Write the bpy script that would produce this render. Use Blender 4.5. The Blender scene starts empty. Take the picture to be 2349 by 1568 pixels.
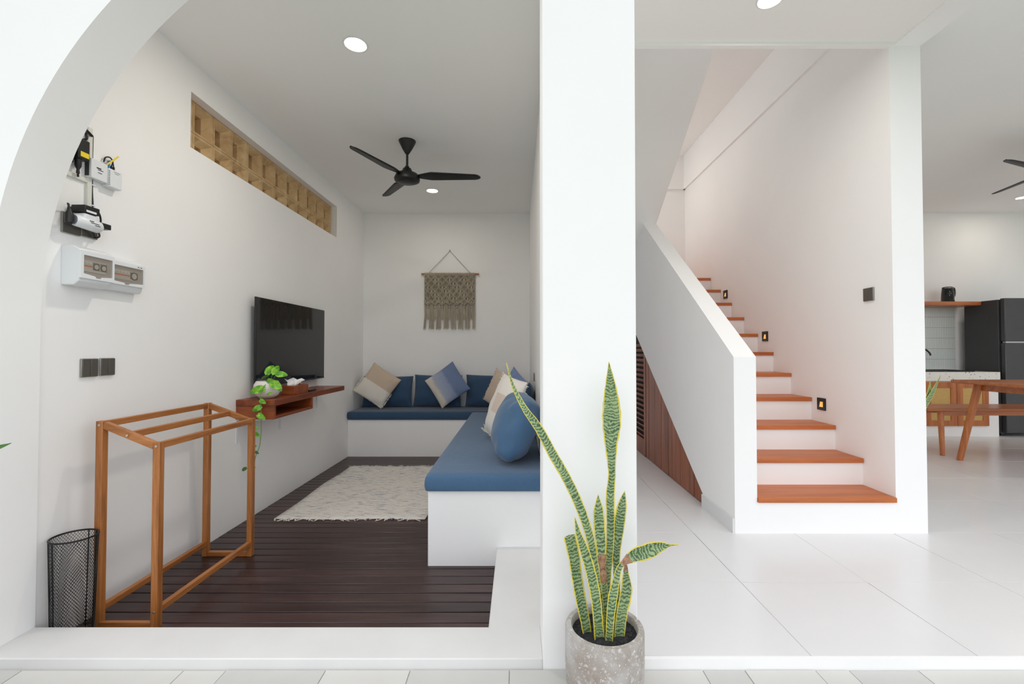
import bpy, bmesh, math, random
from math import sin, cos, pi, radians
from mathutils import Vector, Matrix, Euler
random.seed(7)
scn = bpy.context.scene
col = scn.collection

# ------------------------------------------------------------------ camera, sky, sun, exposure
CAM_H = 1.10
cam_d = bpy.data.cameras.new('camera'); cam = bpy.data.objects.new('camera', cam_d); col.objects.link(cam)
cam.location = (0, 0, CAM_H)
cam.rotation_euler = (radians(90) + math.atan(19 / 1044), 0, 0)
cam_d.sensor_width = 36; cam_d.lens = 16.0; cam_d.shift_x = -13.5 / 2349; cam_d.clip_start = 0.02
scn.camera = cam

SKY = 1.5
w = bpy.data.worlds.new('overcast_sky'); scn.world = w; w.use_nodes = True
bg = w.node_tree.nodes['Background']; bg.inputs[0].default_value = (0.94, 0.965, 1.0, 1); bg.inputs[1].default_value = SKY

sd = bpy.data.lights.new('veiled_sun', 'SUN'); sd.energy = 0.16; sd.angle = radians(80); sd.color = (1, 0.98, 0.95)
sun = bpy.data.objects.new('veiled_sun', sd); col.objects.link(sun)
sun.rotation_euler = (radians(66), 0, radians(-8)); sun.location = (0, -5, 6)

vs = scn.view_settings
vs.view_transform = 'Standard'; vs.look = 'None'; vs.gamma = 1; vs.use_curve_mapping = False; vs.exposure = 0.0
try:
    scn.cycles.max_bounces = 14; scn.cycles.diffuse_bounces = 10; scn.cycles.glossy_bounces = 4
    scn.cycles.transparent_max_bounces = 12; scn.cycles.caustics_reflective = False; scn.cycles.caustics_refractive = False
    scn.cycles.use_denoising = True
except Exception: pass

# ------------------------------------------------------------------ helpers
def lin(c):
    return tuple(((x / 255) / 12.92 if x <= 10 else (((x / 255) + 0.055) / 1.055) ** 2.4) for x in c)

class MB:
    def __init__(s): s.v = []; s.f = []; s.uv = {}
    def add(s, vs_, fs_):
        o = len(s.v); s.v += [tuple(p) for p in vs_]; s.f += [tuple(i + o for i in q) for q in fs_]; return s
    def box(s, x0, x1, y0, y1, z0, z1, M=None):
        p = [(x0,y0,z0),(x1,y0,z0),(x1,y1,z0),(x0,y1,z0),(x0,y0,z1),(x1,y0,z1),(x1,y1,z1),(x0,y1,z1)]
        if M is not None: p = [M @ Vector(q) for q in p]
        return s.add(p, [(3,2,1,0),(4,5,6,7),(0,1,5,4),(1,2,6,5),(2,3,7,6),(3,0,4,7)])
    def prism(s, pts, axis, a0, a1):
        # polygon in the plane across `axis`; pts: x -> (y,z), y -> (x,z), z -> (x,y)
        n = len(pts)
        def P(p, a): return (a, p[0], p[1]) if axis == 'x' else ((p[0], a, p[1]) if axis == 'y' else (p[0], p[1], a))
        vs_ = [P(p, a0) for p in pts] + [P(p, a1) for p in pts]
        fs_ = [tuple(range(n)), tuple(range(2*n-1, n-1, -1))] + [(i+n, (i+1) % n + n, (i+1) % n, i) for i in range(n)]
        return s.add(vs_, fs_)
    def lathe(s, prof, cx, cy, seg=32, sx=1.0, sy=1.0, M=None, close=True):
        o = len(s.v); n = len(prof); P = []
        for r, z in prof:
            for k in range(seg):
                a = 2*pi*k/seg; q = Vector((cx + r*sx*cos(a), cy + r*sy*sin(a), z))
                P.append(tuple(M @ q) if M is not None else tuple(q))
        s.v += P
        for i in range(n-1):
            for k in range(seg):
                k2 = (k+1) % seg
                s.f.append((o+i*seg+k, o+i*seg+k2, o+(i+1)*seg+k2, o+(i+1)*seg+k))
        if close:
            s.f.append(tuple(o+k for k in reversed(range(seg)))); s.f.append(tuple(o+(n-1)*seg+k for k in range(seg)))
        return s
    def tube(s, pts, r, seg=8, cap=True):
        pts = [Vector(p) for p in pts]; n = len(pts); o = len(s.v)
        rr = r if isinstance(r, (list, tuple)) else [r]*n
        up = Vector((0, 0, 1)); prev = None
        for i, p in enumerate(pts):
            t = (pts[min(i+1, n-1)] - pts[max(i-1, 0)])
            if t.length < 1e-9: t = Vector((0, 0, 1))
            t.normalize()
            if prev is None:
                a = t.cross(up)
                if a.length < 1e-3: a = t.cross(Vector((1, 0, 0)))
            else: a = prev - t*prev.dot(t)
            a.normalize(); b = t.cross(a); prev = a
            for k in range(seg):
                g = 2*pi*k/seg; s.v.append(tuple(p + (a*cos(g) + b*sin(g))*rr[i]))
        for i in range(n-1):
            for k in range(seg):
                k2 = (k+1) % seg
                s.f.append((o+i*seg+k, o+i*seg+k2, o+(i+1)*seg+k2, o+(i+1)*seg+k))
        if cap:
            s.f.append(tuple(o+k for k in reversed(range(seg)))); s.f.append(tuple(o+(n-1)*seg+k for k in range(seg)))
        return s
    def cable(s, pts, r, seg=8):
        P = [Vector(p) for p in pts]; n = len(P); o = []; R_ = []
        rr = r if isinstance(r, (list, tuple)) else [r]*n
        for i in range(n-1):
            g = [P[max(0, i-1)], P[i], P[i+1], P[min(n-1, i+2)]]
            for k in range(6):
                t = k/6; o.append(0.5*((2*g[1]) + (g[2]-g[0])*t + (2*g[0]-5*g[1]+4*g[2]-g[3])*t*t + (3*g[1]-g[0]-3*g[2]+g[3])*t**3)); R_.append(rr[i]+(rr[i+1]-rr[i])*t)
        return s.tube(o+[P[-1]], R_+[rr[-1]], seg)
    def bar(s, a, b, w_, h_, up=(0, 0, 1)):
        a = Vector(a); b = Vector(b); t = (b-a).normalized(); sd_ = t.cross(Vector(up))
        if sd_.length < 1e-4: sd_ = t.cross(Vector((1, 0, 0)))
        sd_.normalize(); u = sd_.cross(t)
        q = [sd_*(sx*w_/2) + u*(sy*h_/2) for sx, sy in ((-1,-1),(1,-1),(1,1),(-1,1))]
        return s.add([a+k for k in q] + [b+k for k in q], [(3,2,1,0),(4,5,6,7),(0,1,5,4),(1,2,6,5),(2,3,7,6),(3,0,4,7)])
    def build(s, name, m, parent=None, origin=None, smooth=None, bevel=0, kind=None, label=None, bseg=2):
        org = Vector(parent['_o']) if parent is not None else Vector(origin if origin is not None else (0, 0, 0))
        me = bpy.data.meshes.new(name); me.from_pydata([tuple(Vector(p) - org) for p in s.v], [], s.f); me.update()
        bmx = bmesh.new(); bmx.from_mesh(me); bmesh.ops.recalc_face_normals(bmx, faces=bmx.faces); bmx.to_mesh(me); bmx.free()
        ob = bpy.data.objects.new(name, me); col.objects.link(ob); me.materials.append(m)
        if parent is not None: ob.parent = parent
        else: ob.location = org
        ob['_o'] = tuple(org)
        if smooth:
            me.polygons.foreach_set('use_smooth', [True]*len(me.polygons)); me.set_sharp_from_angle(angle=radians(smooth))
        if bevel:
            b = ob.modifiers.new('bevel', 'BEVEL'); b.width = bevel; b.segments = bseg; b.limit_method = 'ANGLE'; b.angle_limit = radians(40)
            if not smooth: me.polygons.foreach_set('use_smooth', [True]*len(me.polygons)); me.set_sharp_from_angle(angle=radians(30))
        if kind: ob['kind'] = kind
        if label: ob['label'] = label
        return ob

def tag(o, label, cat, group=None, kind=None):
    o['label'] = label; o['category'] = cat
    if group: o['group'] = group
    if kind: o['kind'] = kind
    return o
def thing(name, loc, label, cat, group=None, kind=None):
    o = bpy.data.objects.new(name, None); col.objects.link(o); o.location = loc; o['_o'] = tuple(loc); o.empty_display_size = 0.05
    return tag(o, label, cat, group, kind)
def bx(*a): return MB().box(*a)

# ------------------------------------------------------------------ materials
def newmat(name):
    m = bpy.data.materials.new(name); m.use_nodes = True
    nt = m.node_tree; b = nt.nodes['Principled BSDF']
    return m, nt, b
def coords(nt, scale=(1, 1, 1), kind='Object'):
    tc = nt.nodes.new('ShaderNodeTexCoord'); mp = nt.nodes.new('ShaderNodeMapping'); mp.inputs['Scale'].default_value = scale
    nt.links.new(tc.outputs[kind], mp.inputs[0]); return mp.outputs[0]
def noise(nt, vec, scale, detail=4, rough=0.55, dist=0.0):
    n = nt.nodes.new('ShaderNodeTexNoise'); n.inputs['Scale'].default_value = scale; n.inputs['Detail'].default_value = detail
    n.inputs['Roughness'].default_value = rough; n.inputs['Distortion'].default_value = dist; nt.links.new(vec, n.inputs['Vector']); return n.outputs['Fac']
def ramp(nt, fac, stops):
    r = nt.nodes.new('ShaderNodeValToRGB'); e = r.color_ramp.elements
    while len(e) < len(stops): e.new(0.5)
    for k, (p, c) in enumerate(stops):
        e[k].position = p; e[k].color = (*c, 1) if len(c) == 3 else c
    nt.links.new(fac, r.inputs[0]); return r.outputs[0]
def mix(nt, fac, a, b, mode='MIX'):
    m = nt.nodes.new('ShaderNodeMix'); m.data_type = 'RGBA'; m.blend_type = mode
    for sock, v in ((m.inputs[0], fac), (m.inputs[6], a), (m.inputs[7], b)):
        if isinstance(v, (int, float)): sock.default_value = v
        elif isinstance(v, tuple): sock.default_value = (*v, 1) if len(v) == 3 else v
        else: nt.links.new(v, sock)
    return m.outputs[2]
def bump(nt, b, h, strength=0.2, dist=0.01):
    n = nt.nodes.new('ShaderNodeBump'); n.inputs['Strength'].default_value = strength; n.inputs['Distance'].default_value = dist
    nt.links.new(h, n.inputs['Height']); nt.links.new(n.outputs[0], b.inputs['Normal'])
def math_(nt, op, a, b=None, c=None):
    n = nt.nodes.new('ShaderNodeMath'); n.operation = op
    for k, v in enumerate((a, b, c)):
        if v is None: continue
        if isinstance(v, (int, float)): n.inputs[k].default_value = v
        else: nt.links.new(v, n.inputs[k])
    return n.outputs[0]
def plain(name, c, rough=0.5, metal=0.0, var=0.06, scale=6, bmp=0.0, bscale=60, coat=0.0):
    m, nt, b = newmat(name); v = coords(nt); base = lin(c)
    n = noise(nt, v, scale)
    lo = tuple(x*(1-var) for x in base); hi = tuple(min(1, x*(1+var)) for x in base)
    nt.links.new(ramp(nt, n, [(0.3, lo), (0.7, hi)]), b.inputs['Base Color'])
    b.inputs['Roughness'].default_value = rough; b.inputs['Metallic'].default_value = metal; b.inputs['Coat Weight'].default_value = coat
    if bmp: bump(nt, b, noise(nt, v, bscale, 5), bmp, 0.004)
    return m
def wood(name, cs, axis='x', rough=0.4, scale=1.0, rnd=0.0, coat=0.0):
    m, nt, b = newmat(name)
    sc = {'x': (1.2, 14, 14), 'y': (14, 1.2, 14), 'z': (14, 14, 1.2)}[axis]
    v = coords(nt, tuple(q*scale for q in sc))
    if rnd:
        oi = nt.nodes.new('ShaderNodeObjectInfo'); va = nt.nodes.new('ShaderNodeVectorMath'); va.operation = 'ADD'
        cb = nt.nodes.new('ShaderNodeCombineXYZ'); mm = math_(nt, 'MULTIPLY', oi.outputs['Random'], 37.0)
        for k in range(3): nt.links.new(mm, cb.inputs[k])
        nt.links.new(v, va.inputs[0]); nt.links.new(cb.outputs[0], va.inputs[1]); v = va.outputs[0]
    n1 = noise(nt, v, 1.3, 6, 0.6, 0.6); n2 = noise(nt, v, 7, 3, 0.5)
    f = math_(nt, 'ADD', math_(nt, 'MULTIPLY', n1, 0.75), math_(nt, 'MULTIPLY', n2, 0.25))
    c = ramp(nt, f, [(0.30, lin(cs[0])), (0.5, lin(cs[1])), (0.70, lin(cs[2]))])
    if rnd:
        g = nt.nodes.new('ShaderNodeHueSaturation'); nt.links.new(c, g.inputs['Color'])
        nt.links.new(math_(nt, 'MULTIPLY_ADD', oi.outputs['Random'], rnd*2, 1-rnd), g.inputs['Value']); c = g.outputs[0]
    nt.links.new(c, b.inputs['Base Color']); b.inputs['Roughness'].default_value = rough; b.inputs['Coat Weight'].default_value = coat
    bump(nt, b, f, 0.12, 0.003); return m
def emit(name, c, s):
    m, nt, b = newmat(name); b.inputs['Base Color'].default_value = (*c, 1); b.inputs['Emission Color'].default_value = (*c, 1); b.inputs['Emission Strength'].default_value = s
    return m
def fabric(name, c, var=0.10, scale=380, c2=None):
    m, nt, b = newmat(name); v = coords(nt); base = lin(c)
    n = noise(nt, v, 5, 3); f = noise(nt, v, scale, 2)
    a = ramp(nt, n, [(0.3, tuple(x*(1-var) for x in base)), (0.7, tuple(min(1, x*(1+var)) for x in base))])
    a = mix(nt, 0.35, a, ramp(nt, f, [(0.35, tuple(x*0.72 for x in base)), (0.65, tuple(min(1, x*1.28) for x in base))]))
    nt.links.new(a, b.inputs['Base Color']); b.inputs['Roughness'].default_value = 0.9
    b.inputs['Sheen Weight'].default_value = 0.25; bump(nt, b, math_(nt, 'ADD', math_(nt, 'MULTIPLY', f, 0.10), noise(nt, v, 8, 3, 0.5, 1.6)), 0.30, 0.012); return m

M = {}
M['white'] = plain('white_plaster', (244, 244, 244), 0.75, var=0.012, scale=2.0, bmp=0.06, bscale=22)
M['ceil'] = plain('ceiling_paint', (245, 245, 244), 0.85, var=0.01, scale=1.2)
M['cement'] = plain('white_cement', (222, 222, 221), 0.6, var=0.035, scale=3.2, bmp=0.08, bscale=30)
M['tile'] = plain('porcelain_tile', (225, 225, 226), 0.25, var=0.012, scale=3.0)
M['grout'] = plain('grey_grout', (176, 174, 170), 0.8)
M['joint'] = plain('pale_mortar', (196, 194, 188), 0.85)
M['paver'] = plain('limestone_paver', (208, 207, 203), 0.65, var=0.04, scale=2.5, bmp=0.1, bscale=40)
M['paver2'] = plain('grey_limestone_paver', (197, 197, 194), 0.65, var=0.05, scale=2.5, bmp=0.1, bscale=40)
M['bounce_lawn'] = plain('bounce_lawn', (108, 124, 88), 0.9, var=0.25, scale=20)
M['deck'] = wood('dark_ironwood', [(40, 25, 25), (60, 41, 40), (84, 61, 58)], 'x', 0.36, 0.9, rnd=0.22)
M['under'] = plain('dark_gap', (22, 17, 16), 0.8)
M['teak_y'] = wood('orange_teak_along', [(126, 74, 34), (168, 106, 54), (192, 130, 76)], 'y', 0.38, 1.3)
M['teak_z'] = wood('orange_teak_upright', [(126, 74, 34), (168, 106, 54), (192, 130, 76)], 'z', 0.38, 1.3)
M['teak_x'] = wood('orange_teak_across', [(126, 74, 34), (168, 106, 54), (192, 130, 76)], 'x', 0.38, 1.3)
M['tread'] = wood('stair_tread_wood', [(166, 86, 38), (190, 106, 52), (206, 124, 68)], 'x', 0.42, 0.9, rnd=0.06)
M['shelf'] = wood('shelf_wood', [(86, 38, 18), (128, 62, 30), (158, 86, 46)], 'y', 0.36, 1.0)
M['shelfx'] = wood('shelf_wood_across', [(92, 42, 18), (140, 70, 34), (166, 92, 48)], 'x', 0.36, 1.0)
M['plank'] = wood('reddish_panel_wood', [(100, 50, 26), (144, 80, 46), (168, 102, 64)], 'z', 0.42, 1.1, rnd=0.14)
M['ktable'] = wood('table_wood', [(148, 80, 38), (178, 104, 56), (198, 124, 72)], 'x', 0.34, 0.9, coat=0.1)
M['ktablez'] = wood('table_leg_wood', [(150, 80, 34), (182, 106, 54), (204, 128, 70)], 'z', 0.34, 1.0)
M['blue'] = fabric('blue_canvas', (68, 102, 136), 0.06)
M['blue_d'] = fabric('navy_canvas', (46, 74, 104), 0.08)
M['peri'] = fabric('periwinkle_cotton', (112, 134, 178), 0.06)
M['linen'] = fabric('tan_linen', (206, 186, 166), 0.08, 260)
M['cream'] = fabric('cream_cotton', (232, 226, 216), 0.05, 240)
M['cord'] = fabric('natural_cotton_cord', (176, 166, 148), 0.14, 300)
M['cord_d'] = fabric('shaded_cord_weave', (128, 118, 102), 0.1, 300)  # cord colour darkened to stand in for shade between the cords
M['black'] = plain('black_plastic', (22, 22, 23), 0.38, var=0.1)
M['gloss'] = plain('gloss_black_enamel', (18, 18, 20), 0.1, var=0.05)
M['fan'] = plain('matt_black_metal', (20, 20, 21), 0.45, var=0.1)
M['wire'] = plain('black_wire', (26, 26, 27), 0.4, metal=0.4)
M['wplast'] = plain('white_plastic', (228, 231, 234), 0.35, var=0.01)
M['wplast2'] = plain('ivory_plastic', (222, 222, 214), 0.42, var=0.02)
M['bronze'] = plain('bronze_grey_plastic', (92, 88, 82), 0.32, metal=0.3, var=0.05)
M['bronze_l'] = plain('pale_bronze_edge', (150, 148, 142), 0.3, metal=0.4, var=0.05)
M['steel'] = plain('brushed_steel', (190, 190, 188), 0.3, metal=0.9)
M['yellow'] = plain('yellow_plastic', (242, 214, 30), 0.5, var=0.03)
M['cyan'] = plain('blue_cable', (24, 132, 200), 0.45)
M['orange'] = plain('orange_breaker_strip', (224, 110, 58), 0.5)
M['orangecloth'] = fabric('orange_cloth', (250, 160, 20), 0.1)
M['paper'] = plain('white_tissue', (246, 246, 248), 0.9, var=0.01)
M['recess'] = plain('grey_box_interior', (196, 192, 186), 0.6)
M['ink'] = plain('black_print', (40, 40, 44), 0.6)
M['greyink'] = plain('grey_print', (120, 124, 130), 0.6)
M['screen'] = plain('glossy_tv_screen', (30, 30, 31), 0.035, var=0.02); M['screen'].node_tree.nodes['Principled BSDF'].inputs['Specular IOR Level'].default_value = 0.35
M['potw'] = plain('white_ceramic', (236, 232, 226), 0.35, var=0.02)
M['soil'] = plain('black_gravel', (44, 44, 48), 0.85, var=0.35, scale=140, bmp=0.8, bscale=160)
M['dry'] = plain('dry_brown_leaf', (164, 126, 98), 0.8, var=0.55, scale=90, bmp=0.6, bscale=120)
M['stem'] = plain('vine_stem', (110, 150, 60), 0.6)
M['fridge'] = plain('dark_grey_steel', (82, 82, 84), 0.3, metal=0.5, var=0.05)
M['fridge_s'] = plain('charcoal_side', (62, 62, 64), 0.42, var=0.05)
M['sagetile'] = plain('sage_grey_tile', (222, 229, 226), 0.25, var=0.03)
M['lamp'] = emit('downlight_glow', (1.0, 0.86, 0.66), 14)
M['glowy'] = emit('step_light_glow', (0.9, 0.46, 0.12), 0.75)

def m_terrazzo():
    m, nt, b = newmat('terrazzo'); v = coords(nt)
    vo = nt.nodes.new('ShaderNodeTexVoronoi'); vo.inputs['Scale'].default_value = 44; vo.inputs['Randomness'].default_value = 1.0; dv = nt.nodes.new('ShaderNodeTexNoise'); dv.inputs['Scale'].default_value = 120; nt.links.new(v, dv.inputs['Vector']); nt.links.new(mix(nt, 0.012, v, dv.outputs['Color']), vo.inputs['Vector'])
    bw = nt.nodes.new('ShaderNodeSeparateColor'); nt.links.new(vo.outputs['Color'], bw.inputs[0])
    near = math_(nt, 'LESS_THAN', vo.outputs['Distance'], math_(nt, 'MULTIPLY', math_(nt, 'POWER', bw.outputs[0], 3.0), 0.40))
    fl = ramp(nt, bw.outputs[1], [(0.0, lin((60, 50, 46))), (0.45, lin((40, 40, 44))), (0.6, lin((190, 130, 80))), (0.9, lin((150, 140, 130)))])
    nt.links.new(mix(nt, near, lin((232, 230, 222)), fl), b.inputs['Base Color']); b.inputs['Roughness'].default_value = 0.3; return m
M['terrazzo'] = m_terrazzo()
def m_cane():
    m, nt, b = newmat('woven_cane'); v = coords(nt, (1, 1, 1))
    ck = nt.nodes.new('ShaderNodeTexChecker'); ck.inputs['Scale'].default_value = 120; nt.links.new(v, ck.inputs['Vector'])
    n = noise(nt, v, 30)
    c = mix(nt, ck.outputs['Fac'], lin((220, 184, 110)), lin((176, 132, 62)))
    c = mix(nt, math_(nt, 'MULTIPLY', n, 0.4), c, lin((236, 206, 140)))
    nt.links.new(c, b.inputs['Base Color']); b.inputs['Roughness'].default_value = 0.6; bump(nt, b, ck.outputs['Fac'], 0.5, 0.003); return m
M['cane'] = m_cane()
def m_block():
    m, nt, b = newmat('sandstone_breeze_block'); v = coords(nt)
    oi = nt.nodes.new('ShaderNodeObjectInfo')
    n = noise(nt, v, 9, 6, 0.65, 0.8); n2 = noise(nt, v, 60, 4)
    c = ramp(nt, n, [(0.25, lin((164, 134, 94))), (0.5, lin((200, 170, 126))), (0.75, lin((222, 196, 154)))])
    c = mix(nt, math_(nt, 'MULTIPLY', oi.outputs['Random'], 0.35), c, lin((186, 148, 108)))
    nt.links.new(c, b.inputs['Base Color']); b.inputs['Roughness'].default_value = 0.9; bump(nt, b, n2, 0.4, 0.004); return m
M['block'] = m_block()
def m_concrete():
    m, nt, b = newmat('weathered_concrete'); v = coords(nt)
    n = noise(nt, v, 7, 6, 0.6, 0.4); n2 = noise(nt, v, 55, 5); n3 = noise(nt, v, 160, 2)
    c = ramp(nt, n, [(0.3, lin((146, 134, 124))), (0.5, lin((168, 162, 156))), (0.68, lin((190, 190, 192)))])
    c = mix(nt, ramp(nt, n2, [(0.55, (0, 0, 0)), (0.7, (1, 1, 1))]), c, lin((200, 198, 196)))
    c = mix(nt, ramp(nt, n3, [(0.64, (0, 0, 0)), (0.7, (1, 1, 1))]), c, lin((222, 220, 216)))
    nt.links.new(c, b.inputs['Base Color']); b.inputs['Roughness'].default_value = 0.85; bump(nt, b, n2, 0.35, 0.004); return m
M['concrete'] = m_concrete()
def m_rug():
    m, nt, b = newmat('woven_rug'); v = coords(nt, (4, 46, 1)); v2 = coords(nt, (30, 300, 1)); v3 = coords(nt, (1, 1, 1))
    n = noise(nt, v, 2.2, 5, 0.65); n2 = noise(nt, v2, 1.2, 3); n3 = noise(nt, v3, 2.0, 2)
    base = ramp(nt, n2, [(0.3, lin((220, 213, 206))), (0.7, lin((244, 241, 236)))])
    k = ramp(nt, math_(nt, 'ADD', n, math_(nt, 'MULTIPLY', n3, 0.12)), [(0.625, (0, 0, 0)), (0.68, (1, 1, 1))])
    hue = ramp(nt, noise(nt, coords(nt, (3, 30, 1)), 3.0, 2), [(0.4, lin((62, 78, 124))), (0.6, lin((104, 106, 116)))])
    nt.links.new(mix(nt, k, base, hue), b.inputs['Base Color']); b.inputs['Roughness'].default_value = 0.95
    bump(nt, b, n2, 0.7, 0.006); return m
M['rug'] = m_rug()
def m_snake():
    m, nt, b = newmat('snake_plant_leaf'); tc = nt.nodes.new('ShaderNodeTexCoord'); sp = nt.nodes.new('ShaderNodeSeparateXYZ')
    nt.links.new(tc.outputs['UV'], sp.inputs[0])
    v = coords(nt); nz = noise(nt, v, 18, 4, 0.6); fine = noise(nt, v, 70, 4, 0.65); big = noise(nt, v, 9, 2)
    chev = math_(nt, 'MULTIPLY', math_(nt, 'ABSOLUTE', math_(nt, 'SUBTRACT', sp.outputs[0], 0.5)), -7.0)
    ph = math_(nt, 'ADD', math_(nt, 'ADD', math_(nt, 'MULTIPLY', sp.outputs[1], 560.0), chev), math_(nt, 'ADD', math_(nt, 'MULTIPLY', nz, 26.0), math_(nt, 'MULTIPLY', fine, 12.0)))
    wv = math_(nt, 'MULTIPLY_ADD', math_(nt, 'SINE', ph), 0.5, 0.5)
    wv = math_(nt, 'ADD', wv, math_(nt, 'MULTIPLY', math_(nt, 'SUBTRACT', big, 0.5), 0.9))
    g = ramp(nt, wv, [(0.05, lin((64, 90, 64))), (0.28, lin((98, 124, 86))), (0.60, lin((130, 154, 106))), (1.0, lin((156, 176, 128)))])
    ed = math_(nt, 'ABSOLUTE', math_(nt, 'SUBTRACT', sp.outputs[0], 0.5))
    e = ramp(nt, math_(nt, 'ADD', ed, math_(nt, 'MULTIPLY', math_(nt, 'SUBTRACT', nz, 0.5), 0.16)), [(0.43, (0, 0, 0)), (0.45, (1, 1, 1))])
    nt.links.new(mix(nt, e, g, lin((226, 206, 72))), b.inputs['Base Color']); b.inputs['Roughness'].default_value = 0.4; return m
M['snake'] = m_snake()
def m_pothos():
    m, nt, b = newmat('pothos_leaf'); v = coords(nt); n = noise(nt, v, 24, 4, 0.6, 1.0)
    nt.links.new(ramp(nt, n, [(0.35, lin((62, 132, 26))), (0.55, lin((126, 190, 40))), (0.72, lin((196, 226, 96)))]), b.inputs['Base Color'])
    b.inputs['Roughness'].default_value = 0.4; b.inputs['Subsurface Weight'].default_value = 0.0; return m
M['pothos'] = m_pothos()
M['leafdark'] = plain('dark_green_leaf', (70, 116, 40), 0.45, var=0.2, scale=20)
def m_ombre():
    m, nt, b = newmat('ombre_dyed_cotton'); v = coords(nt); sp = nt.nodes.new('ShaderNodeSeparateXYZ'); nt.links.new(v, sp.inputs[0])
    n = noise(nt, v, 40, 3)
    f = math_(nt, 'ADD', sp.outputs[0], math_(nt, 'MULTIPLY', math_(nt, 'SUBTRACT', n, 0.5), 0.05))
    c = ramp(nt, math_(nt, 'MULTIPLY_ADD', f, 2.2, 0.5), [(0.22, lin((214, 206, 196))), (0.30, lin((164, 172, 190))), (0.55, lin((140, 154, 184))), (0.62, lin((112, 130, 166))), (0.9, lin((106, 124, 160)))])
    nt.links.new(c, b.inputs['Base Color']); b.inputs['Roughness'].default_value = 0.9; bump(nt, b, noise(nt, v, 300, 2), 0.2, 0.002); return m
M['ombre'] = m_ombre()
def m_half(name, top, bottom, lo=0.0):
    m, nt, b = newmat(name); v = coords(nt); sp = nt.nodes.new('ShaderNodeSeparateXYZ'); nt.links.new(v, sp.inputs[0])
    st = math_(nt, 'GREATER_THAN', sp.outputs[2], lo)
    wv = noise(nt, coords(nt, (1, 1, 1)), 220, 2); n = noise(nt, v, 6, 3)
    wx = math_(nt, 'MULTIPLY_ADD', math_(nt, 'SINE', math_(nt, 'MULTIPLY', sp.outputs[0], 420.0)), 0.5, 0.5)
    t = mix(nt, math_(nt, 'MULTIPLY', math_(nt, 'ADD', wv, wx), 0.3), lin(top), tuple(q*0.72 for q in lin(top)))
    bt = mix(nt, n, lin(bottom), tuple(q*0.86 for q in lin(bottom)))
    nt.links.new(mix(nt, st, bt, t), b.inputs['Base Color']); b.inputs['Roughness'].default_value = 0.92; bump(nt, b, wv, 0.3, 0.002); return m
M['halflinen'] = m_half('linen_and_cotton', (208, 188, 168), (232, 226, 218), 0.0)
def m_patch():
    m, nt, b = newmat('cotton_with_linen_patch'); v = coords(nt); sp = nt.nodes.new('ShaderNodeSeparateXYZ'); nt.links.new(v, sp.inputs[0])
    s1 = math_(nt, 'LESS_THAN', math_(nt, 'ABSOLUTE', math_(nt, 'SUBTRACT', sp.outputs[0], 0.02)), 0.085)
    s2 = math_(nt, 'LESS_THAN', math_(nt, 'ABSOLUTE', math_(nt, 'SUBTRACT', sp.outputs[2], 0.02)), 0.075)
    n = noise(nt, v, 120, 2)
    c = mix(nt, math_(nt, 'MULTIPLY', s1, s2), lin((236, 232, 226)), mix(nt, n, lin((228, 214, 202)), lin((214, 196, 182))))
    nt.links.new(c, b.inputs['Base Color']); b.inputs['Roughness'].default_value = 0.92; bump(nt, b, n, 0.3, 0.002); return m
M['patch'] = m_patch()
def m_window():
    m, nt, b = newmat('smoked_window'); b.inputs['Base Color'].default_value = (*lin((150, 138, 124)), 1); b.inputs['Roughness'].default_value = 0.08
    b.inputs['Alpha'].default_value = 0.26; return m
M['smoke'] = m_window()

# ------------------------------------------------------------------ key dimensions (metres; camera at x=0, y=0)
XL, XR = -1.935, 0.148          # sitting room side walls
YB = 5.693                      # sitting room back wall
ZC = 2.815                      # sitting room ceiling
ZD = -0.105                     # sunken timber deck
YF0, YF1 = 1.645, 1.832         # front wall thickness
PX0, PX1 = 0.089, 0.428         # pillar
Y1 = 2.755                      # foot of the stair
SX0, SX1, WX = 1.44, 2.274, 2.465
ZG = -0.035                     # terrace level
ZH = 2.975                      # hall ceiling
ZK = 3.05                       # kitchen ceiling
YK = 6.42                       # kitchen back wall
S = 'structure'

# ------------------------------------------------------------------ setting: outside ground
tag(bx(-30, 30, -30, 0.02, -0.20, -0.06).build('ground', M['bounce_lawn'], kind=S), 'unseen green ground added beyond the terrace to bounce light', 'bounce_lawn')  # out of view, put in only for its green bounce light
terr = tag(bx(-6, 9, -1.2, YF0+0.05, -0.16, ZG-0.004).build('pavement', M['joint'], kind=S), 'terrace of pale stone pavers along the house front', 'pavement')
rows = [(1.30, 1.638, [-3.2, -2.75, -2.2, -1.76, -1.186, -1.036, -0.682, -0.382, -0.03, 0.34, 0.656, 0.805, 1.055, 1.175, 1.42, 1.95, 2.4, 2.9, 3.5])]
y = 1.30
for r in range(6):
    h = random.choice((0.28, 0.34, 0.40)); xs = [-3.2]
    while xs[-1] < 3.3: xs.append(xs[-1] + random.choice((0.22, 0.34, 0.45, 0.56)))
    rows.append((y-h, y, xs)); y -= h
for y0, y1, xs in rows:
    for a, b_ in zip(xs[:-1], xs[1:]):
        bx(a+0.0012, b_-0.0012, y0+0.0012, y1-0.0012, ZG-0.03, ZG+random.uniform(-0.0015, 0.0015)).build('paver', random.choice((M['paver'], M['paver'], M['paver2'])), terr, bevel=0.001, bseg=1)

# front wall with the curved opening corner
JX, RA, ZS, ZT = -1.922, 1.69, 1.255, 2.80
mbw = MB(); pts = [(JX, -0.2), (JX, 0.0), (JX, ZS)]
n = 48
for k in range(1, n+1):
    a = (pi/2)*k/n; x_ = JX + RA*(1-cos(a)); z_ = ZS + RA*sin(a)
    if z_ > ZT: break
    pts.append((x_, z_))
pts.append((JX + RA*(1-math.sqrt(max(0, 1-((ZT-ZS)/RA)**2))), ZT)); pts.append((PX0, ZT))
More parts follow.
